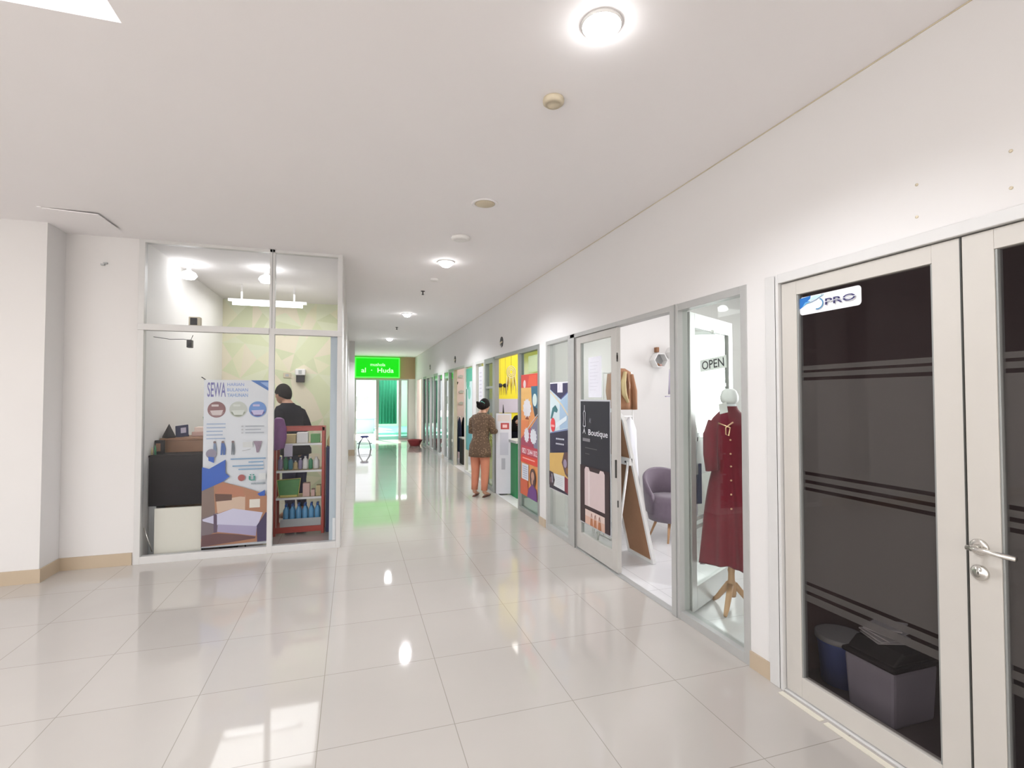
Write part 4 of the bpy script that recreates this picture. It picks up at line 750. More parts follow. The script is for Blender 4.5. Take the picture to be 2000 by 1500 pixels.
# ------------------------------------------------------------------ people
def person(name, loc, head, H_, label, arms, legs='stand', top='jacket', bottom='navy', hair='short', lean=0.0, headfwd=0.0, hem=None, topnoise=0.0, headturn=0.0, zoff=0.0):
    """local frame: x to the right hand, y forward; built around loc with heading 'head' (0 = +Y, clockwise)"""
    t = thing(name, loc, label, 'person')
    Tm = Matrix.Translation(Vector(loc)+Vector((0, 0, zoff))) @ Matrix.Rotation(-head, 4, 'Z') @ Matrix.Scale(H_, 4)
    def ln(z): return lean*max(0, z-0.5)
    J = dict(pel=(0, 0, .52), sp=(0, ln(.62), .62), ch=(0, ln(.72), .72), nb=(0, ln(.81), .815), nk=(0, ln(.86)+headfwd*.3, .865), hd=(0, ln(.93)+headfwd, .925))
    for s_, sd in (('L', -1), ('R', 1)):
        J['h'+s_] = (sd*.052, 0, .49); J['k'+s_] = (sd*.056, .012, .27); J['a'+s_] = (sd*.056, -.012, .05); J['t'+s_] = (sd*.066, .075, .018)
        J['s'+s_] = (sd*.098, ln(.8), .795); e, w_, f = arms[s_]; J['e'+s_] = e; J['w'+s_] = w_; J['f'+s_] = f
    if legs == 'sit':
        for s_, sd in (('L', -1), ('R', 1)): J['k'+s_] = (sd*.07, .24, .50); J['a'+s_] = (sd*.07, .22, .21); J['t'+s_] = (sd*.07, .31, .18)
    rad = dict(pel=(.078, .062), sp=(.066, .052), ch=(.082, .058), nb=(.045, .04), nk=(.032, .032), hd=(.03, .03), h=(.05, .05), k=(.034, .034), a=(.021, .023), t=(.017, .02), s=(.034, .034), e=(.024, .024), w=(.016, .014), f=(.020, .010))
    ed = [('pel', 'sp'), ('sp', 'ch'), ('ch', 'nb'), ('nb', 'nk'), ('nk', 'hd')]
    for s_ in 'LR': ed += [('pel', 'h'+s_), ('h'+s_, 'k'+s_), ('k'+s_, 'a'+s_), ('a'+s_, 't'+s_), ('nb', 's'+s_), ('s'+s_, 'e'+s_), ('e'+s_, 'w'+s_), ('w'+s_, 'f'+s_)]
    keys = list(J); me = bpy.data.meshes.new('tmp'); me.from_pydata([J[k] for k in keys], [(keys.index(a), keys.index(c_)) for a, c_ in ed], [])
    ob = bpy.data.objects.new('tmp', me); COL.objects.link(ob); sk = ob.modifiers.new('s', 'SKIN'); ob.modifiers.new('d', 'SUBSURF').levels = 2
    for i, k in enumerate(keys):
        d = me.skin_vertices[0].data[i]; d.radius = rad.get(k) or rad[k[0]]; d.use_root = (k == 'pel')
    bpy.context.view_layer.update(); em = bpy.data.meshes.new_from_object(ob.evaluated_get(bpy.context.evaluated_depsgraph_get()))
    b = MB(); b.add([v_.co.copy() for v_ in em.vertices], [tuple(p_.vertices) for p_ in em.polygons], 'skin', True)
    bpy.data.objects.remove(ob, do_unlink=True)
    # head: skull, jaw, nose, ears
    hc = Vector(J['hd']); Rh = Matrix.Rotation(-headturn, 3, 'Z') @ Matrix.Rotation(-headfwd*4, 3, 'X')
    k0 = len(b.v); b.ball((0, 0, 0), .062, 'skin', 20, (0.80, 0.98, 1.12)); b.ball((0, .02, -.035), .040, 'skin', 14, (0.85, 0.9, 1.0))
    b.tube([(0, .055, .008), (0, .072, -.016), (0, .058, -.022)], [.004, .008, .006], 'skin', 8)
    for sd in (-1, 1): b.ball((sd*.051, -.003, -.008), .014, 'skin', 8, (.4, .8, 1.2)); b.ball((sd*.02, .054, .004), .0065, 'white', 8); b.ball((sd*.02, .0585, .004), .0035, 'black', 6)
    b.tube([(-.015, .054, -.038), (0, .058, -.037), (.015, .054, -.038)], .003, 'redp', 6)
    for i in range(k0, len(b.v)): b.v[i] = Rh @ b.v[i]+hc
    # fingers
    for s_, sd in (('L', -1), ('R', 1)):
        w_ = Vector(J['w'+s_]); f = Vector(J['f'+s_]); d = (f-w_).normalized(); sdv = d.cross(Vector((0, 0, 1))); sdv = sdv.normalized() if sdv.length > .2 else Vector((0, 1, 0)); dn = d.cross(sdv)
        for q, L in zip((-1.5, -.5, .5, 1.5), (.034, .042, .044, .038)):
            a = f+sdv*q*.0095; b.tube([a-d*.01, a+d*L*.4, a+d*L*.75+dn*.008, a+d*L*.9+dn*.02], [.0062, .006, .0055, .004], 'skin', 7)
        a = w_+d*.012; b.tube([a, a-sdv*sd*.025+d*.012, a-sdv*sd*.03+d*.03], [.008, .0068, .005], 'skin', 7)
    b.v = [Tm @ p_ for p_ in b.v]; b.build('body', t)
    # clothes
    c_ = MB(); hz = hem or .47
    rings = [(0, 0, hz, .118, .094), (0, 0, hz+.04, .118, .092), (0, 0, .52, .112, .086), (0, ln(.6), .60, .084, .064), (0, ln(.7), .70, .095, .070), (0, ln(.76), .76, .112, .068), (0, ln(.8), .80, .124, .062), (0, ln(.824), .828, .104, .054), (0, ln(.838), .84, .062, .046), (0, ln(.85), .854, .044, .040)]
    c_.loft(rings, top, 28, wob=lambda t_, a: 0.025*math.sin(6*a+3*t_)*(1-t_))
    for s_ in 'LR':
        S, E_, W_ = Vector(J['s'+s_]), Vector(J['e'+s_]), Vector(J['w'+s_])
        c_.tube([S*0.9+Vector(J['ch'])*0.1, S+(E_-S)*.12, S.lerp(E_, .6), E_, E_.lerp(W_, .5), E_.lerp(W_, .88)], [.036, .042, .037, .033, .029, .025], top, 14)
    c_.v = [Tm @ p_ for p_ in c_.v]; c_.build('top', t, solid=0.004)
    c_ = MB()
    for s_ in 'LR':
        Hh, K, A = Vector(J['h'+s_]), Vector(J['k'+s_]), Vector(J['a'+s_])
        c_.tube([Hh+Vector((0, 0, .05)), Hh, Hh.lerp(K, .5), K, K.lerp(A, .5), K.lerp(A, .9)], [.050, .056, .050, .042, .036, .031], bottom, 16)
    c_.v = [Tm @ p_ for p_ in c_.v]; c_.build('trousers', t, solid=0.004)
    for s_ in 'LR':
        c_ = MB(); A, Tt = Vector(J['a'+s_]), Vector(J['t'+s_]); q = Vector((A.x, A.y-.015, A.z-.042)); q2_ = Vector((Tt.x, Tt.y+.015, Tt.z-.010))
        c_.tube([q, q.lerp(q2_, .5), q2_], [(.022, .010), (.024, .010), (.020, .009)], 'sandal', 12)
        c_.v = [Tm @ p_ for p_ in c_.v]; c_.build('sandal', t)
    # hair
    c_ = MB(); n_ = 20; vs = []; fs = []
    for i in range(9):
        th = PI*0.62*i/8
        for k in range(n_):
            a = 2*PI*k/n_; back = (1-math.sin(a))/2; tt = th*(0.62+0.55*back)
            vs.append((.0555*math.sin(tt)*math.cos(a), .066*math.sin(tt)*math.sin(a)-.004, .078*math.cos(tt)))
    for i in range(8):
        for k in range(n_): fs.append((i*n_+k, i*n_+(k+1) % n_, (i+1)*n_+(k+1) % n_, (i+1)*n_+k))
    c_.add(vs, fs, 'hair', True)
    if hair == 'bun': c_.ball((0, -.080, -.012), .040, 'hair', 14, (1.15, .9, .95)); c_.tube([(0, -.085, -.01), (-.012, -.125, .006), (-.016, -.145, .016)], [.022, .018, .006], 'hair', 8); c_.tube([(0, -.08, -.02), (.01, -.11, -.045)], [.022, .008], 'hair', 8)
    if hair == 'scarf': c_.loft([(0, -.01, .05, .03, .03), (0, -.012, .02, .062, .068), (0, -.012, -.05, .066, .066), (0, 0, -.10, .10, .075)], 'hair', 18)
    c_.v = [Tm @ (Rh @ p_+hc) for p_ in c_.v]; c_.build('hair', t, solid=0.004)
    if hair == 'bun':
        c_ = MB(); c_.tube([(-.03, -.062, .012), (0, -.07, .03), (.03, -.062, .012)], .008, 'teal', 8); c_.v = [Tm @ (Rh @ p_+hc) for p_ in c_.v]; tag(c_.build('hair_clip', t), 'teal hair clip', None)
    return t
person('person', Vector((1.93, 7.80, 0)), R(42), 1.56, 'person in brown patterned top and salmon trousers standing at the snack stall, back turned', dict(L=((-.125, .045, .66), (-.07, .15, .645), (-.06, .185, .65)), R=((.125, .05, .665), (.10, .17, .66), (.095, .205, .665))), top='batik', bottom='salmon', hair='bun', lean=0.13, headfwd=0.045, hem=.41)
person('person', Vector((-0.72, 7.25, 0)), R(-50), 1.76, 'person in dark jacket behind the red rack inside the kiosk', dict(L=((-.14, .05, .66), (-.09, .16, .63), (-.08, .20, .63)), R=((.15, .03, .66), (.12, .15, .62), (.115, .185, .62))), top='jacket', bottom='navy', hair='short', lean=0.25, headfwd=0.03)
person('person', Vector((2.78, 8.5, 0)), R(-170), 1.5, 'seated person with dark headscarf behind the green snack counter', dict(L=((-.13, .04, .66), (-.09, .14, .62), (-.08, .17, .63)), R=((.13, .04, .66), (.09, .14, .62), (.08, .17, .63))), top='jacket', bottom='navy', hair='scarf', legs='sit', lean=0.05, zoff=-0.24)
b = MB(); b.lathe([(0.17, 0.38), (0.19, 0.40), (0.19, 0.43), (0.0001, 0.44)], (2.78, 8.52, 0), 'navy', 20); b.lathe([(0.0001, 0.38), (0.02, 0.38), (0.02, 0.02), (0.2, 0.01), (0.2, 0.005)], (2.78, 8.52, 0), 'chrome', 16); tag(b.build('stool', loc=(2.78, 8.52, 0)), 'round stool under the person behind the green counter', 'stool')

# ------------------------------------------------------------------ snack stall inside
t = thing('snack_counter', (2.8, 7.6, 0), 'green panelled counter with grey top in the snack stall doorway', 'counter')
b = MB(); b.box(2.44, 3.6, 7.46, 7.95, 0.004, 0.86, 'green'); b.build('body', t, bevel=0.004); b = MB(); b.box(2.41, 3.65, 7.42, 7.98, 0.86, 0.90, 'asphalt'); b.build('worktop', t, bevel=0.004)
t = thing('stand_banner', (2.42, 7.75, 0), 'narrow white draped stand with red label between the woman and the green counter', 'banner')
p = Poster((2.215, 7.86, 0.02), (0.25, -0.08, 0), (0, 0, 1), 0.25, 1.30, (0.66, 0.66, 0.72)); p.rect(0.3, 0.85, 0.80, 0.88, (0.45, 0.05, 0.05)); p.rect(0.42, 0.72, 0.82, 0.86, (0.8, 0.5, 0.5)); p.rect(0.25, 0.8, 0.48, 0.76, (0.52, 0.52, 0.60)); p.rect(0.35, 0.6, 0.3, 0.44, (0.42, 0.42, 0.48)); p.rect(0.1, 0.9, 0.9, 0.98, (0.66, 0.58, 0.56))
p.b.build('cloth', t); b = MB(); b.tube([(2.34, 7.86, 0), (2.34, 7.86, 1.38)], 0.008, 'dgrey', 8); b.tube([(2.34, 7.86, 1.30), (2.335, 7.86, 1.46)], [0.016, 0.005], 'dgrey', 8); b.box(2.27, 2.40, 7.83, 7.93, 0.004, 0.02, 'dgrey'); b.build('pole', t)
b = MB(); b.box(2.37, 3.4, 9.405, 9.42, 1.28, 1.55, 'lav'); tag(b.build('price_board', loc=(2.8, 9.41, 1.3)), 'pale lavender strip board on the yellow wall', 'board')
t = thing('dream_catcher', (2.83, 8.9, 2.2), 'round beige dream catcher hanging in front of the yellow wall', 'ornament')
b = MB(); cx, cy, cz = 2.80, 8.9, 2.05
b.tube([(cx+0.085*math.cos(2*PI*i/24), cy, cz+0.11*math.sin(2*PI*i/24)) for i in range(25)], 0.009, 'beige', 7, caps=False); b.tube([(cx, cy, cz+0.11), (cx, cy, 2.7), (cx, cy, H)], 0.003, 'wood', 5)
for rr_ in (0.06, 0.035): b.tube([(cx+rr_*math.cos(2*PI*i/16), cy, cz+1.25*rr_*math.sin(2*PI*i/16)) for i in range(17)], 0.008, 'beige', 5, caps=False)
b.build('hoop', t)
b = MB()
for i, dx in enumerate((-0.08, -0.055, -0.03, 0.0, 0.03, 0.055, 0.08)): L = 0.28+0.09*math.sin(i*2.1+1); b.tube([(cx+dx, cy, cz-0.06), (cx+dx*1.15, cy, cz-0.06-L*0.5), (cx+dx*1.2, cy, cz-0.06-L)], [0.003, 0.011, 0.002], 'wood' if i % 2 else 'beige', 6)
b.build('feathers', t)
for x, lb in ((2.60, 'small dark feathered ornament left of the dream catcher'), (2.70, 'small black tassel just left of the dream catcher')):
    b = MB(); b.ball((x, 8.95, 1.80), 0.05, 'dgrey', 12, (1, .5, .8)); b.tube([(x, 8.95, 1.8), (x, 8.95, H)], 0.002, 'wood', 5)
    for k in (-0.03, 0, 0.03): b.tube([(x+k, 8.95, 1.77), (x+k, 8.95, 1.62)], [0.008, 0.002], 'wood', 5)
    tag(b.build('ornament', loc=(x, 8.95, 1.8)), lb, 'ornament')

# clothes stall inside
for i, (x, z, m_) in enumerate([(2.55, 1.95, 'dgrey'), (2.68, 2.12, 'asphalt'), (2.70, 1.72, 'asphalt'), (2.69, 1.42, 'asphalt')]):
    b = MB(); b.prism([(x-0.06, z-0.03), (x+0.05, z-0.035), (x+0.07, z+0.03), (x, z+0.05), (x-0.06, z+0.02)], 'y', 12.93, 12.948, m_); tag(b.build('wall_decoration', loc=(x, 12.94, z)), ['dark leaf shaped decoration on the pink wall', 'topmost grey decoration on the pink wall', 'middle grey decoration on the pink wall', 'lowest grey decoration on the pink wall'][i], 'decoration')
t = thing('garment_rack', (2.75, 12.2, 0), 'low rail of dark garments in the clothes stall doorway', 'rack')
b = MB(); b.tube([(2.45, 12.2, 0), (2.45, 12.2, 1.1), (3.25, 12.2, 1.1), (3.25, 12.2, 0)], 0.012, 'chrome', 8); b.build('frame', t)
for i in range(7):
    x = 2.50+i*0.1; m_ = ['navy', 'jacket', 'navy', 'purples', 'dgrey', 'jacket', 'navy'][i]
    b = MB(); b.loft([(x, 12.2, 0.25+0.03*(i % 3), 0.045, 0.20), (x, 12.2, 0.6, 0.04, 0.19), (x, 12.2, 0.95, 0.03, 0.17), (x, 12.2, 1.07, 0.015, 0.05), (x, 12.2, 1.09+0.0, 0.008, 0.012)], m_, 18, wob=lambda t_, a: 0.1*math.sin(7*a)*(1-t_), caps=True)
    tag(b.build('hanging_garment', loc=(x, 12.2, 0.3)), ['navy garment at the left end of the low rail', 'black garment second from left on the low rail', 'navy garment third from left on the low rail', 'plum garment in the middle of the low rail', 'dark grey garment third from right on the low rail', 'black garment second from right on the low rail', 'navy garment at the right end of the low rail'][i], 'garment', 'dark garments on the low rail')
b = MB(); b.box(2.45, 3.4, 11.55, 11.92, 0.004, 0.6, 'dgrey'); b.box(2.43, 3.42, 11.53, 11.94, 0.6, 0.63, 'asphalt'); tag(b.build('cabinet', loc=(2.9, 11.8, 0), bevel=0.004), 'dark low cabinet in front of the garment rail', 'cabinet')

# ------------------------------------------------------------------ office behind the cream door
t = thing('bin', (2.6, 1.86, 0), 'grey rectangular swing-lid bin behind the cream door glass', 'bin')
b = MB()
def tb(b, x0, x1, y0, y1, z0, z1, tp, m):
    vs = [(x0+tp, y0+tp, z0), (x1-tp, y0+tp, z0), (x1-tp, y1-tp, z0), (x0+tp, y1-tp, z0), (x0, y0, z1), (x1, y0, z1), (x1, y1, z1), (x0, y1, z1)]
    b.add(vs, [(3, 2, 1, 0), (4, 5, 6, 7), (0, 1, 5, 4), (1, 2, 6, 5), (2, 3, 7, 6), (3, 0, 4, 7)], m)
tb(b, 2.44, 2.74, 1.745, 2.0, 0.0, 0.27, 0.012, 'greyp'); b.build('body', t, bevel=0.015)
b = MB(); tb(b, 2.43, 2.75, 1.735, 2.01, 0.27, 0.295, 0.0, 'dgrey'); b.prism([(2.45, 0.295), (2.73, 0.295), (2.66, 0.35), (2.52, 0.35)], 'y', 1.75, 1.995, 'dgrey'); b.build('lid', t, bevel=0.012)
b = MB()
for i in range(6): T = Matrix.Translation((2.585+0.006*i, 1.90+0.01*math.sin(i*2), 0.353+i*0.012)) @ Matrix.Rotation(R(i*9-20), 4, 'Z') @ Matrix.Rotation(R(6*math.sin(i)), 4, 'X'); b.box(-0.07, 0.07, -0.07, 0.07, 0, 0.006, 'white', T=T)
tag(b.build('paper_stack', loc=(2.60, 1.9, 0.35)), 'crumpled white papers piled on the grey bin', 'paper')
t = thing('bin', (2.62, 2.17, 0), 'round blue bin left of the grey bin behind the cream door', 'bin')
b = MB(); b.lathe([(0.0001, 0.005), (0.095, 0.0), (0.112, 0.22), (0.118, 0.225), (0.118, 0.235), (0.108, 0.235), (0.09, 0.02), (0.0001, 0.02)], (2.60, 2.15, 0), 'bluep', 28); b.build('body', t)
b = MB(); b.lathe([(0.115, 0.232), (0.124, 0.236), (0.124, 0.262), (0.115, 0.262)], (2.60, 2.15, 0), 'asphalt', 28); b.build('rim', t)
b = MB(); b.box(4.8, 5.2, 1.6, 1.9, 2.1, 2.35, 'beige'); tag(b.build('wall_box', loc=(5, 1.75, 2.2), bevel=0.02), 'dim pale box on the dark office wall', 'box')
# ------------------------------------------------------------------ boutique inside
# dress form
t = thing('dress_form', (2.69, 3.10, 0), 'wooden tripod dress form with a white neck knob under the maroon dress', 'dress form')
mx, my = 2.70, 3.11
b = MB(); b.lathe([(0.030, 0.10), (0.034, 0.12), (0.034, 0.19), (0.024, 0.22), (0.022, 0.27), (0.026, 0.29), (0.022, 0.31), (0.022, 0.6)], (mx, my, 0), 'pine', 18); b.build('pole', t)
for k in range(3):
    a = R(215+k*120); d = Vector((math.cos(a), math.sin(a), 0)); b = MB(); o_ = Vector((mx, my, 0))
    b.tube([o_+d*0.02+Vector((0, 0, 0.19)), o_+d*0.07+Vector((0, 0, 0.13)), o_+d*0.14+Vector((0, 0, 0.045)), o_+d*0.18+Vector((0, 0, 0.012))], [(0.016, 0.024), (0.015, 0.022), (0.014, 0.018), (0.014, 0.012)], 'pine', 10); b.build('leg', t)
b = MB(); b.loft([(mx, my, 0.80, 0.08, 0.07), (mx, my, 0.88, 0.11, 0.085), (mx, my, 1.02, 0.09, 0.07), (mx, my, 1.22, 0.115, 0.085), (mx, my, 1.38, 0.12, 0.07), (mx, my, 1.47, 0.055, 0.05), (mx, my, 1.53, 0.045, 0.045)], 'whitef', 24, caps=True); b.build('torso', t)
b = MB(); b.lathe([(0.045, 1.53), (0.062, 1.55), (0.066, 1.585), (0.05, 1.63), (0.03, 1.645), (0.0001, 1.645)], (mx, my, 0), 'paper', 8); b.build('neck_cap', t)
# dress: faces the corridor and camera
t = thing('dress', (mx, my, 0.33), 'long maroon dress with gold buttons on the dress form', 'dress')
b = MB()
def dw(t_, a):
    sk_ = max(0, (0.55-t_)/0.55); return 0.08*sk_*math.sin(11*a+2*math.sin(3*a))+0.02*math.sin(5*a+7*t_)*(0.3+sk_)
rings = [(mx, my, 0.335, 0.225, 0.20), (mx, my, 0.45, 0.215, 0.19), (mx, my, 0.62, 0.20, 0.175), (mx, my, 0.80, 0.18, 0.155), (mx, my, 0.95, 0.155, 0.130), (mx, my, 1.03, 0.135, 0.11), (mx, my, 1.07, 0.128, 0.105), (mx, my, 1.16, 0.14, 0.115), (mx, my, 1.28, 0.155, 0.118), (mx, my, 1.37, 0.160, 0.105), (mx, my, 1.42, 0.145, 0.09), (mx, my, 1.46, 0.095, 0.07), (mx, my, 1.485, 0.06, 0.055), (mx, my, 1.515, 0.052, 0.050)]
b.loft(rings, 'redd', 96, wob=dw)
# uneven hem
for i in range(96): a = 2*PI*i/96; b.v[i].z += 0.035*math.sin(2*a+0.6)+0.012*math.sin(5*a)
b.build('skirt_and_bodice', t, solid=0.003, sub=1)
vd = Vector((-mx, -my, 0)).normalized(); sdw = Vector((-vd.y, vd.x, 0))
for sd, nm in ((-1, 'sleeve'), (1, 'sleeve')):
    b = MB(); c0 = Vector((mx, my, 1.40))+Vector((sd*0.14, 0, 0)); b.tube([c0, c0+Vector((sd*0.035, 0, -0.10)), c0+Vector((sd*0.045, -0.01, -0.24)), c0+Vector((sd*0.04, -0.02, -0.36))], [0.045, 0.052, 0.05, 0.045], 'redd', 16); b.build(nm, t)
b = MB()
for i, z in enumerate((1.27, 1.17, 1.08, 0.98, 0.88, 0.78)):
    rx = 0.150 if z > 0.95 else 0.16; pnt = Vector((mx, my, z))+Vector((vd.x*(0.155 if z > 1.1 else 0.165+max(0, 1-z)*0.12), vd.y*(0.122 if z > 1.1 else 0.135+max(0, 1-z)*0.12), 0))-sdw*(-0.02); b.ball(pnt, 0.0075, 'gold', 10)
b.build('buttons', t)
b = MB(); c0 = Vector((mx, my, 1.36))+Vector((vd.x*0.165, vd.y*0.112, 0)); u_ = -sdw
b.tube([c0+u_*-0.05+Vector((0, 0, 0.04)), c0+Vector((0, 0, 0.0)), c0+Vector((0, 0, -0.05)), c0+u_*-0.02+Vector((0, 0, -0.06)), c0+u_*-0.03+Vector((0, 0, 0.0)), c0+u_*0.05+Vector((0, 0, 0.03))], 0.0055, 'gold', 8); b.build('brooch', t)
b = MB(); T = Matrix.Translation((mx, my, 0)) ; b.box(-0.235, -0.19, 0.08, 0.17, 0.78, 1.08, 'navy', T=T); b.tube([(mx-0.21, my+0.125, 1.08), (mx-0.17, my+0.13, 1.42)], 0.005, 'navy', 6); tag(b.build('pouch', loc=(mx-0.17, my+0.1, 0.8), bevel=0.01), 'dark pouch hanging behind the maroon dress at waist height', 'pouch')
b = MB(); c0 = Vector((mx, my, 1.50))+vd*0.085; vs = []
for n_ in (0, 0.002):
    for u_, z_ in ((0.01, -0.03), (0.065, -0.045), (0.075, 0.03), (0.02, 0.045)): vs.append(c0-sdw*u_+vd*n_+Vector((0, 0, z_)))
b.add(vs, [(0, 1, 2, 3), (4, 7, 6, 5), (0, 4, 5, 1), (1, 5, 6, 2), (2, 6, 7, 3), (3, 7, 4, 0)], 'paper')
tag(b.build('price_tag', loc=(mx, my, 1.5)), 'white price tag hung at the neck of the maroon dress', 'tag')
# blue and white garments hung at right
for x, y, m_, lb in [(2.95, 2.62, 'navy', 'navy blue garment hanging at the right edge of the boutique window'), (2.98, 2.72, 'whitef', 'pale garment hanging beside the navy one in the boutique window')]:
    b = MB(); b.loft([(x, y, 1.25, 0.14, 0.045), (x, y, 1.55, 0.12, 0.045), (x, y, 1.75, 0.10, 0.04), (x, y, 1.92, 0.05, 0.03), (x, y, 2.0, 0.012, 0.012)], m_, 24, wob=lambda t_, a: 0.06*math.sin(6*a)*(1-t_), caps=True); b.tube([(x, y, 1.99), (x, y, 2.06), (x+0.02, y, 2.08)], 0.003, 'dgrey', 6)
    tag(b.build('hanging_garment', loc=(x, y, 1.5)), lb, 'garment')
b = MB(); b.tube([(2.6, 2.44, 2.08), (2.9, 2.66, 2.08), (3.1, 2.80, 2.08)], 0.008, 'dgrey', 8); b.tube([(3.1, 2.8, 2.08), (3.1, 2.8, 0.004)], 0.010, 'dgrey', 8); tag(b.build('wall_rail', loc=(2.9, 2.6, 2.08)), 'dark corner rail that carries the navy garment', 'rail')
# standing mirror, back turned to the corridor
t = thing('standing_mirror', (2.55, 4.4, 0), 'white framed standing mirror showing its brown board back in the boutique doorway', 'mirror')
bot, top_ = Vector((2.72, 4.14, 0.01)), Vector((2.385, 4.14, 1.47)); wv = Vector((0, 0.46, 0)); ax = (top_-bot); L = ax.length; az = ax.normalized(); ay = wv.normalized(); an = ay.cross(az)
Tm = Matrix(((ay.x, az.x, an.x, bot.x), (ay.y, az.y, an.y, bot.y), (ay.z, az.z, an.z, bot.z), (0, 0, 0, 1)))
def arch(w0, w1, h, n=12): cxx = (w0+w1)/2; r_ = (w1-w0)/2; return [(w0, 0), (w1, 0)]+[(cxx+r_*math.cos(PI*i/n), h-r_*0.6+r_*0.6*math.sin(PI*i/n)) for i in range(n+1)]
def pz(b, pts, a, c_, m): k = len(b.v); b.prism(pts, 'z', a, c_, m); b.v[k:] = [Tm @ q for q in b.v[k:]]
b = MB(); pz(b, arch(0.025, 0.435, L-0.02), -0.006, 0.006, 'board'); b.build('back_board', t)
b = MB(); out = arch(0, 0.46, L); inn = [(min(0.43, max(0.03, x)), max(0.03, y-0.03*(y > 0.1))) for x, y in out]; n_ = len(out); vs = []
for z in (-0.016, 0.016): vs += [Tm @ Vector((x, y, z)) for x, y in out]; vs += [Tm @ Vector((x, y, z)) for x, y in inn]
fs = []
for i in range(n_): k = (i+1) % n_; fs += [(i, k, n_+k, n_+i), (2*n_+i, 3*n_+i, 3*n_+k, 2*n_+k), (i, 2*n_+i, 2*n_+k, k), (n_+i, n_+k, 3*n_+k, 3*n_+i)]
b.add(vs, fs, 'white'); b.build('frame', t)
b = MB(); pz(b, arch(0.03, 0.43, L-0.03), 0.007 if an.x > 0 else -0.010, 0.010 if an.x > 0 else -0.007, 'mirror'); b.build('mirror_glass', t)
hh = bot+ax*0.66
b = MB(); b.box(hh.x-0.045, hh.x-0.012, 4.14, 4.60, hh.z-0.03, hh.z+0.035, 'white'); b.ball((hh.x-0.05, 4.20, hh.z), 0.010, 'dgrey', 8); b.ball((hh.x-0.05, 4.5, hh.z), 0.010, 'dgrey', 8); b.build('hinge_bar', t)
for y in (4.17, 4.55): b = MB(); b.tube([(hh.x-0.04, y, hh.z), (2.31, y, 0.01)], 0.0125, 'white', 4); b.build('support_leg', t)
b = MB(); b.tube([(2.345, 4.17, 0.35), (2.345, 4.55, 0.35)], 0.008, 'white', 6); b.build('brace', t)
# armchair
t = thing('armchair', (3.42, 4.86, 0), 'mauve velvet armchair with wooden legs beside the standing mirror', 'armchair')
b = MB(); cx, cy = 3.42, 4.86
b.loft([(cx, cy, 0.24, 0.20, 0.20), (cx, cy, 0.22, 0.26, 0.25), (cx, cy, 0.30, 0.275, 0.27), (cx, cy, 0.42, 0.275, 0.27), (cx, cy, 0.47, 0.25, 0.245), (cx, cy, 0.485, 0.15, 0.15), (cx, cy, 0.487, 0.01, 0.01)], 'mauve', 32, caps=True); b.build('seat', t)
b = MB(); vs = []; fs = []; n_ = 24
for i in range(n_+1):
    a = R(-10)+R(200)*i/n_; e = math.sin(PI*i/n_); zt = 0.52+0.24*e**0.7
    for rr_, z in ((0.25, 0.30), (0.285, 0.30), (0.31, 0.5), (0.32, zt-0.02), (0.30, zt), (0.275, zt-0.02), (0.26, 0.5)): vs.append((cx+rr_*math.cos(a), cy+rr_*math.sin(a), z))
for i in range(n_):
    for k in range(7): fs.append((i*7+k, i*7+(k+1) % 7, (i+1)*7+(k+1) % 7, (i+1)*7+k))
fs.append(tuple(range(7))); fs.append(tuple(n_*7+k for k in range(7))[::-1]); b.add(vs, fs, 'mauve', True); b.build('backrest', t)
for k in range(4):
    a = PI/4+k*PI/2; d = Vector((math.cos(a), math.sin(a), 0)); b = MB(); b.tube([Vector((cx, cy, 0.24))+d*0.15, Vector((cx, cy, 0.0))+d*0.25], [0.018, 0.010], 'pine', 12); b.build('leg', t)
# clothes rack with jacket and shirt
t = thing('clothes_rack', (3.02, 5.1, 0), 'slim white clothes rack behind the standing mirror', 'rack')
b = MB()
for x in (2.72, 3.10): b.tube([(x, 5.15, 0.004), (x, 5.15, 1.86)], 0.010, 'white', 8)
for z in (1.86, 1.36): b.tube([(2.72, 5.15, z), (3.10, 5.15, z)], 0.009, 'white', 8)
for x in (2.72, 3.10): b.tube([(x, 4.98, 0.012), (x, 5.32, 0.012)], 0.010, 'white', 8)
b.build('frame', t)
t = thing('jacket', (2.93, 5.08, 1.86), 'tan brown jacket hanging on the clothes rack', 'jacket')
b = MB(); jx, jy = 2.915, 5.10
b.loft([(jx, jy, 1.44, 0.15, 0.06), (jx, jy, 1.50, 0.155, 0.062), (jx, jy, 1.65, 0.15, 0.06), (jx, jy, 1.80, 0.14, 0.055), (jx, jy, 1.87, 0.12, 0.045), (jx, jy, 1.91, 0.05, 0.03)], 'brownf', 32, wob=lambda t_, a: 0.10*math.sin(5*a+4*t_)+0.05*math.sin(9*a), caps=True); b.build('body', t)
b = MB(); b.tube([(jx+0.02, jy-0.07, 1.87), (jx-0.01, jy-0.085, 1.75), (jx-0.005, jy-0.09, 1.62), (jx+0.05, jy-0.08, 1.52)], [(0.012, 0.02), (0.012, 0.03), (0.012, 0.03), (0.01, 0.015)], 'sand', 8); b.tube([(jx+0.05, jy-0.072, 1.85), (jx+0.065, jy-0.085, 1.72), (jx+0.055, jy-0.08, 1.56)], [(0.02, 0.012), (0.03, 0.012), (0.008, 0.008)], 'wood', 8); b.build('lapel', t)
b = MB(); b.tube([(jx+0.13, jy, 1.84), (jx+0.165, jy-0.02, 1.65), (jx+0.16, jy-0.04, 1.44)], [0.035, 0.036, 0.03], 'brownf', 12); b.tube([(jx-0.13, jy, 1.84), (jx-0.16, jy-0.02, 1.65), (jx-0.15, jy-0.04, 1.46)], [0.035, 0.036, 0.03], 'brownf', 12); b.build('sleeves', t)
b = MB(); sx, sy = 3.03, 5.10
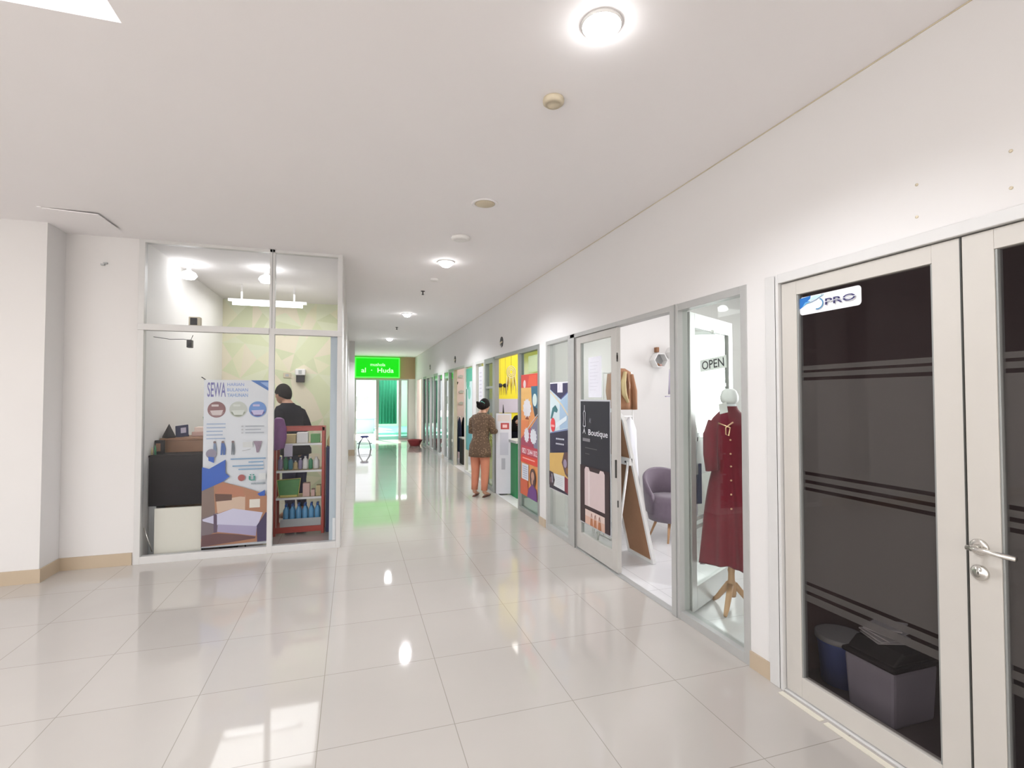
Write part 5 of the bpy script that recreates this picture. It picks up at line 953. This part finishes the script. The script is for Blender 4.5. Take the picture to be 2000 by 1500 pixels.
b.loft([(sx+0.03, sy, 0.52, 0.10, 0.06), (sx+0.01, sy, 0.7, 0.10, 0.055), (sx, sy, 1.0, 0.09, 0.05), (sx, sy, 1.2, 0.085, 0.05), (sx, sy, 1.30, 0.05, 0.03), (sx, sy, 1.35, 0.015, 0.015)], 'whitef', 28, wob=lambda t_, a: 0.09*math.sin(6*a)*(1.1-t_), caps=True)
tag(b.build('hanging_shirt', loc=(sx, sy, 1.3)), 'long white shirt hanging on the lower bar of the clothes rack', 'shirt')
# hexagon shelves
def hexshelf(x, z, r, label):
    y = 5.70; t = thing('hexagon_shelf', (x, y, z), label, 'shelf', 'hexagon wall shelves')
    b = MB(); pts = [(r*math.cos(PI*k/3), r*math.sin(PI*k/3)) for k in range(6)]
    for k in range(6): (a, c_), (d, e) = pts[k], pts[(k+1) % 6]; b.prism([(x+a, z+c_), (x+d, z+e), (x+d*0.87, z+e*0.87), (x+a*0.87, z+c_*0.87)], 'y', y-0.10, y+0.015, 'white')
    b.build('frame', t); b = MB(); b.prism([(x+a*0.88, z+c_*0.88) for a, c_ in pts], 'y', y+0.0, y+0.012, 'asphalt'); b.build('back', t)
    b = MB(); b.ball((x-0.02, y-0.05, z-r*0.55), r*0.2, 'wood', 10); b.ball((x+0.025, y-0.05, z-r*0.58), r*0.17, 'pinkb', 10); tag(b.build('trinket', loc=(x, y-0.05, z-r*0.6)), 'brown trinkets inside the '+label, 'ornament')
hexshelf(3.80, 2.06, 0.105, 'left hexagon shelf on the boutique wall'); hexshelf(4.02, 2.17, 0.08, 'small hexagon shelf half hidden by the door post'); hexshelf(4.45, 2.22, 0.15, 'large hexagon shelf seen through the open glass leaf')
b = MB(); b.box(3.77, 3.81, 5.66, 5.72, 2.17, 2.235, 'wood'); tag(b.build('wall_block', loc=(3.79, 5.69, 2.2), bevel=0.004), 'small brown block on the wall above the left hexagon shelf', 'block')
b = MB(); b.box(4.52, 4.92, 5.70, 5.72, 1.30, 1.72, 'asphalt'); tag(b.build('wall_panel', loc=(4.7, 5.71, 1.5)), 'grey square picture on the boutique wall behind the glass leaf', 'picture')
b = MB(); b.tube([(3.92, 5.60, 1.62), (3.92, 5.60, 1.95)], [0.02, 0.003], 'lav', 8); b.box(3.86, 3.93, 5.58, 5.62, 1.585, 1.60, 'lav'); tag(b.build('wall_ornament', loc=(3.92, 5.6, 1.6)), 'thin lavender ornament hanging on the boutique wall', 'ornament')
# pale low shelf visible under the posters
t = thing('display_table', (2.8, 5.4, 0), 'low white display table seen under the posters', 'table')
b = MB(); b.box(2.45, 2.66, 5.2, 5.66, 0.40, 0.43, 'white'); b.build('top', t)
for x in (2.46, 2.62):
    for y in (5.22, 5.62): b = MB(); b.box(x, x+0.025, y, y+0.025, 0.004, 0.40, 'white'); b.build('leg', t)
# boutique ceiling lamp
t = thing('downlight', (4.55, 5.3, H), 'small round lamp on the boutique ceiling above the dress', 'ceiling light')
b = MB(); b.lathe([(0.05, 0), (0.05, -0.01), (0.0001, -0.012)], (4.55, 4.9, H), 'lampk', 20); b.build('lamp_disc', t)
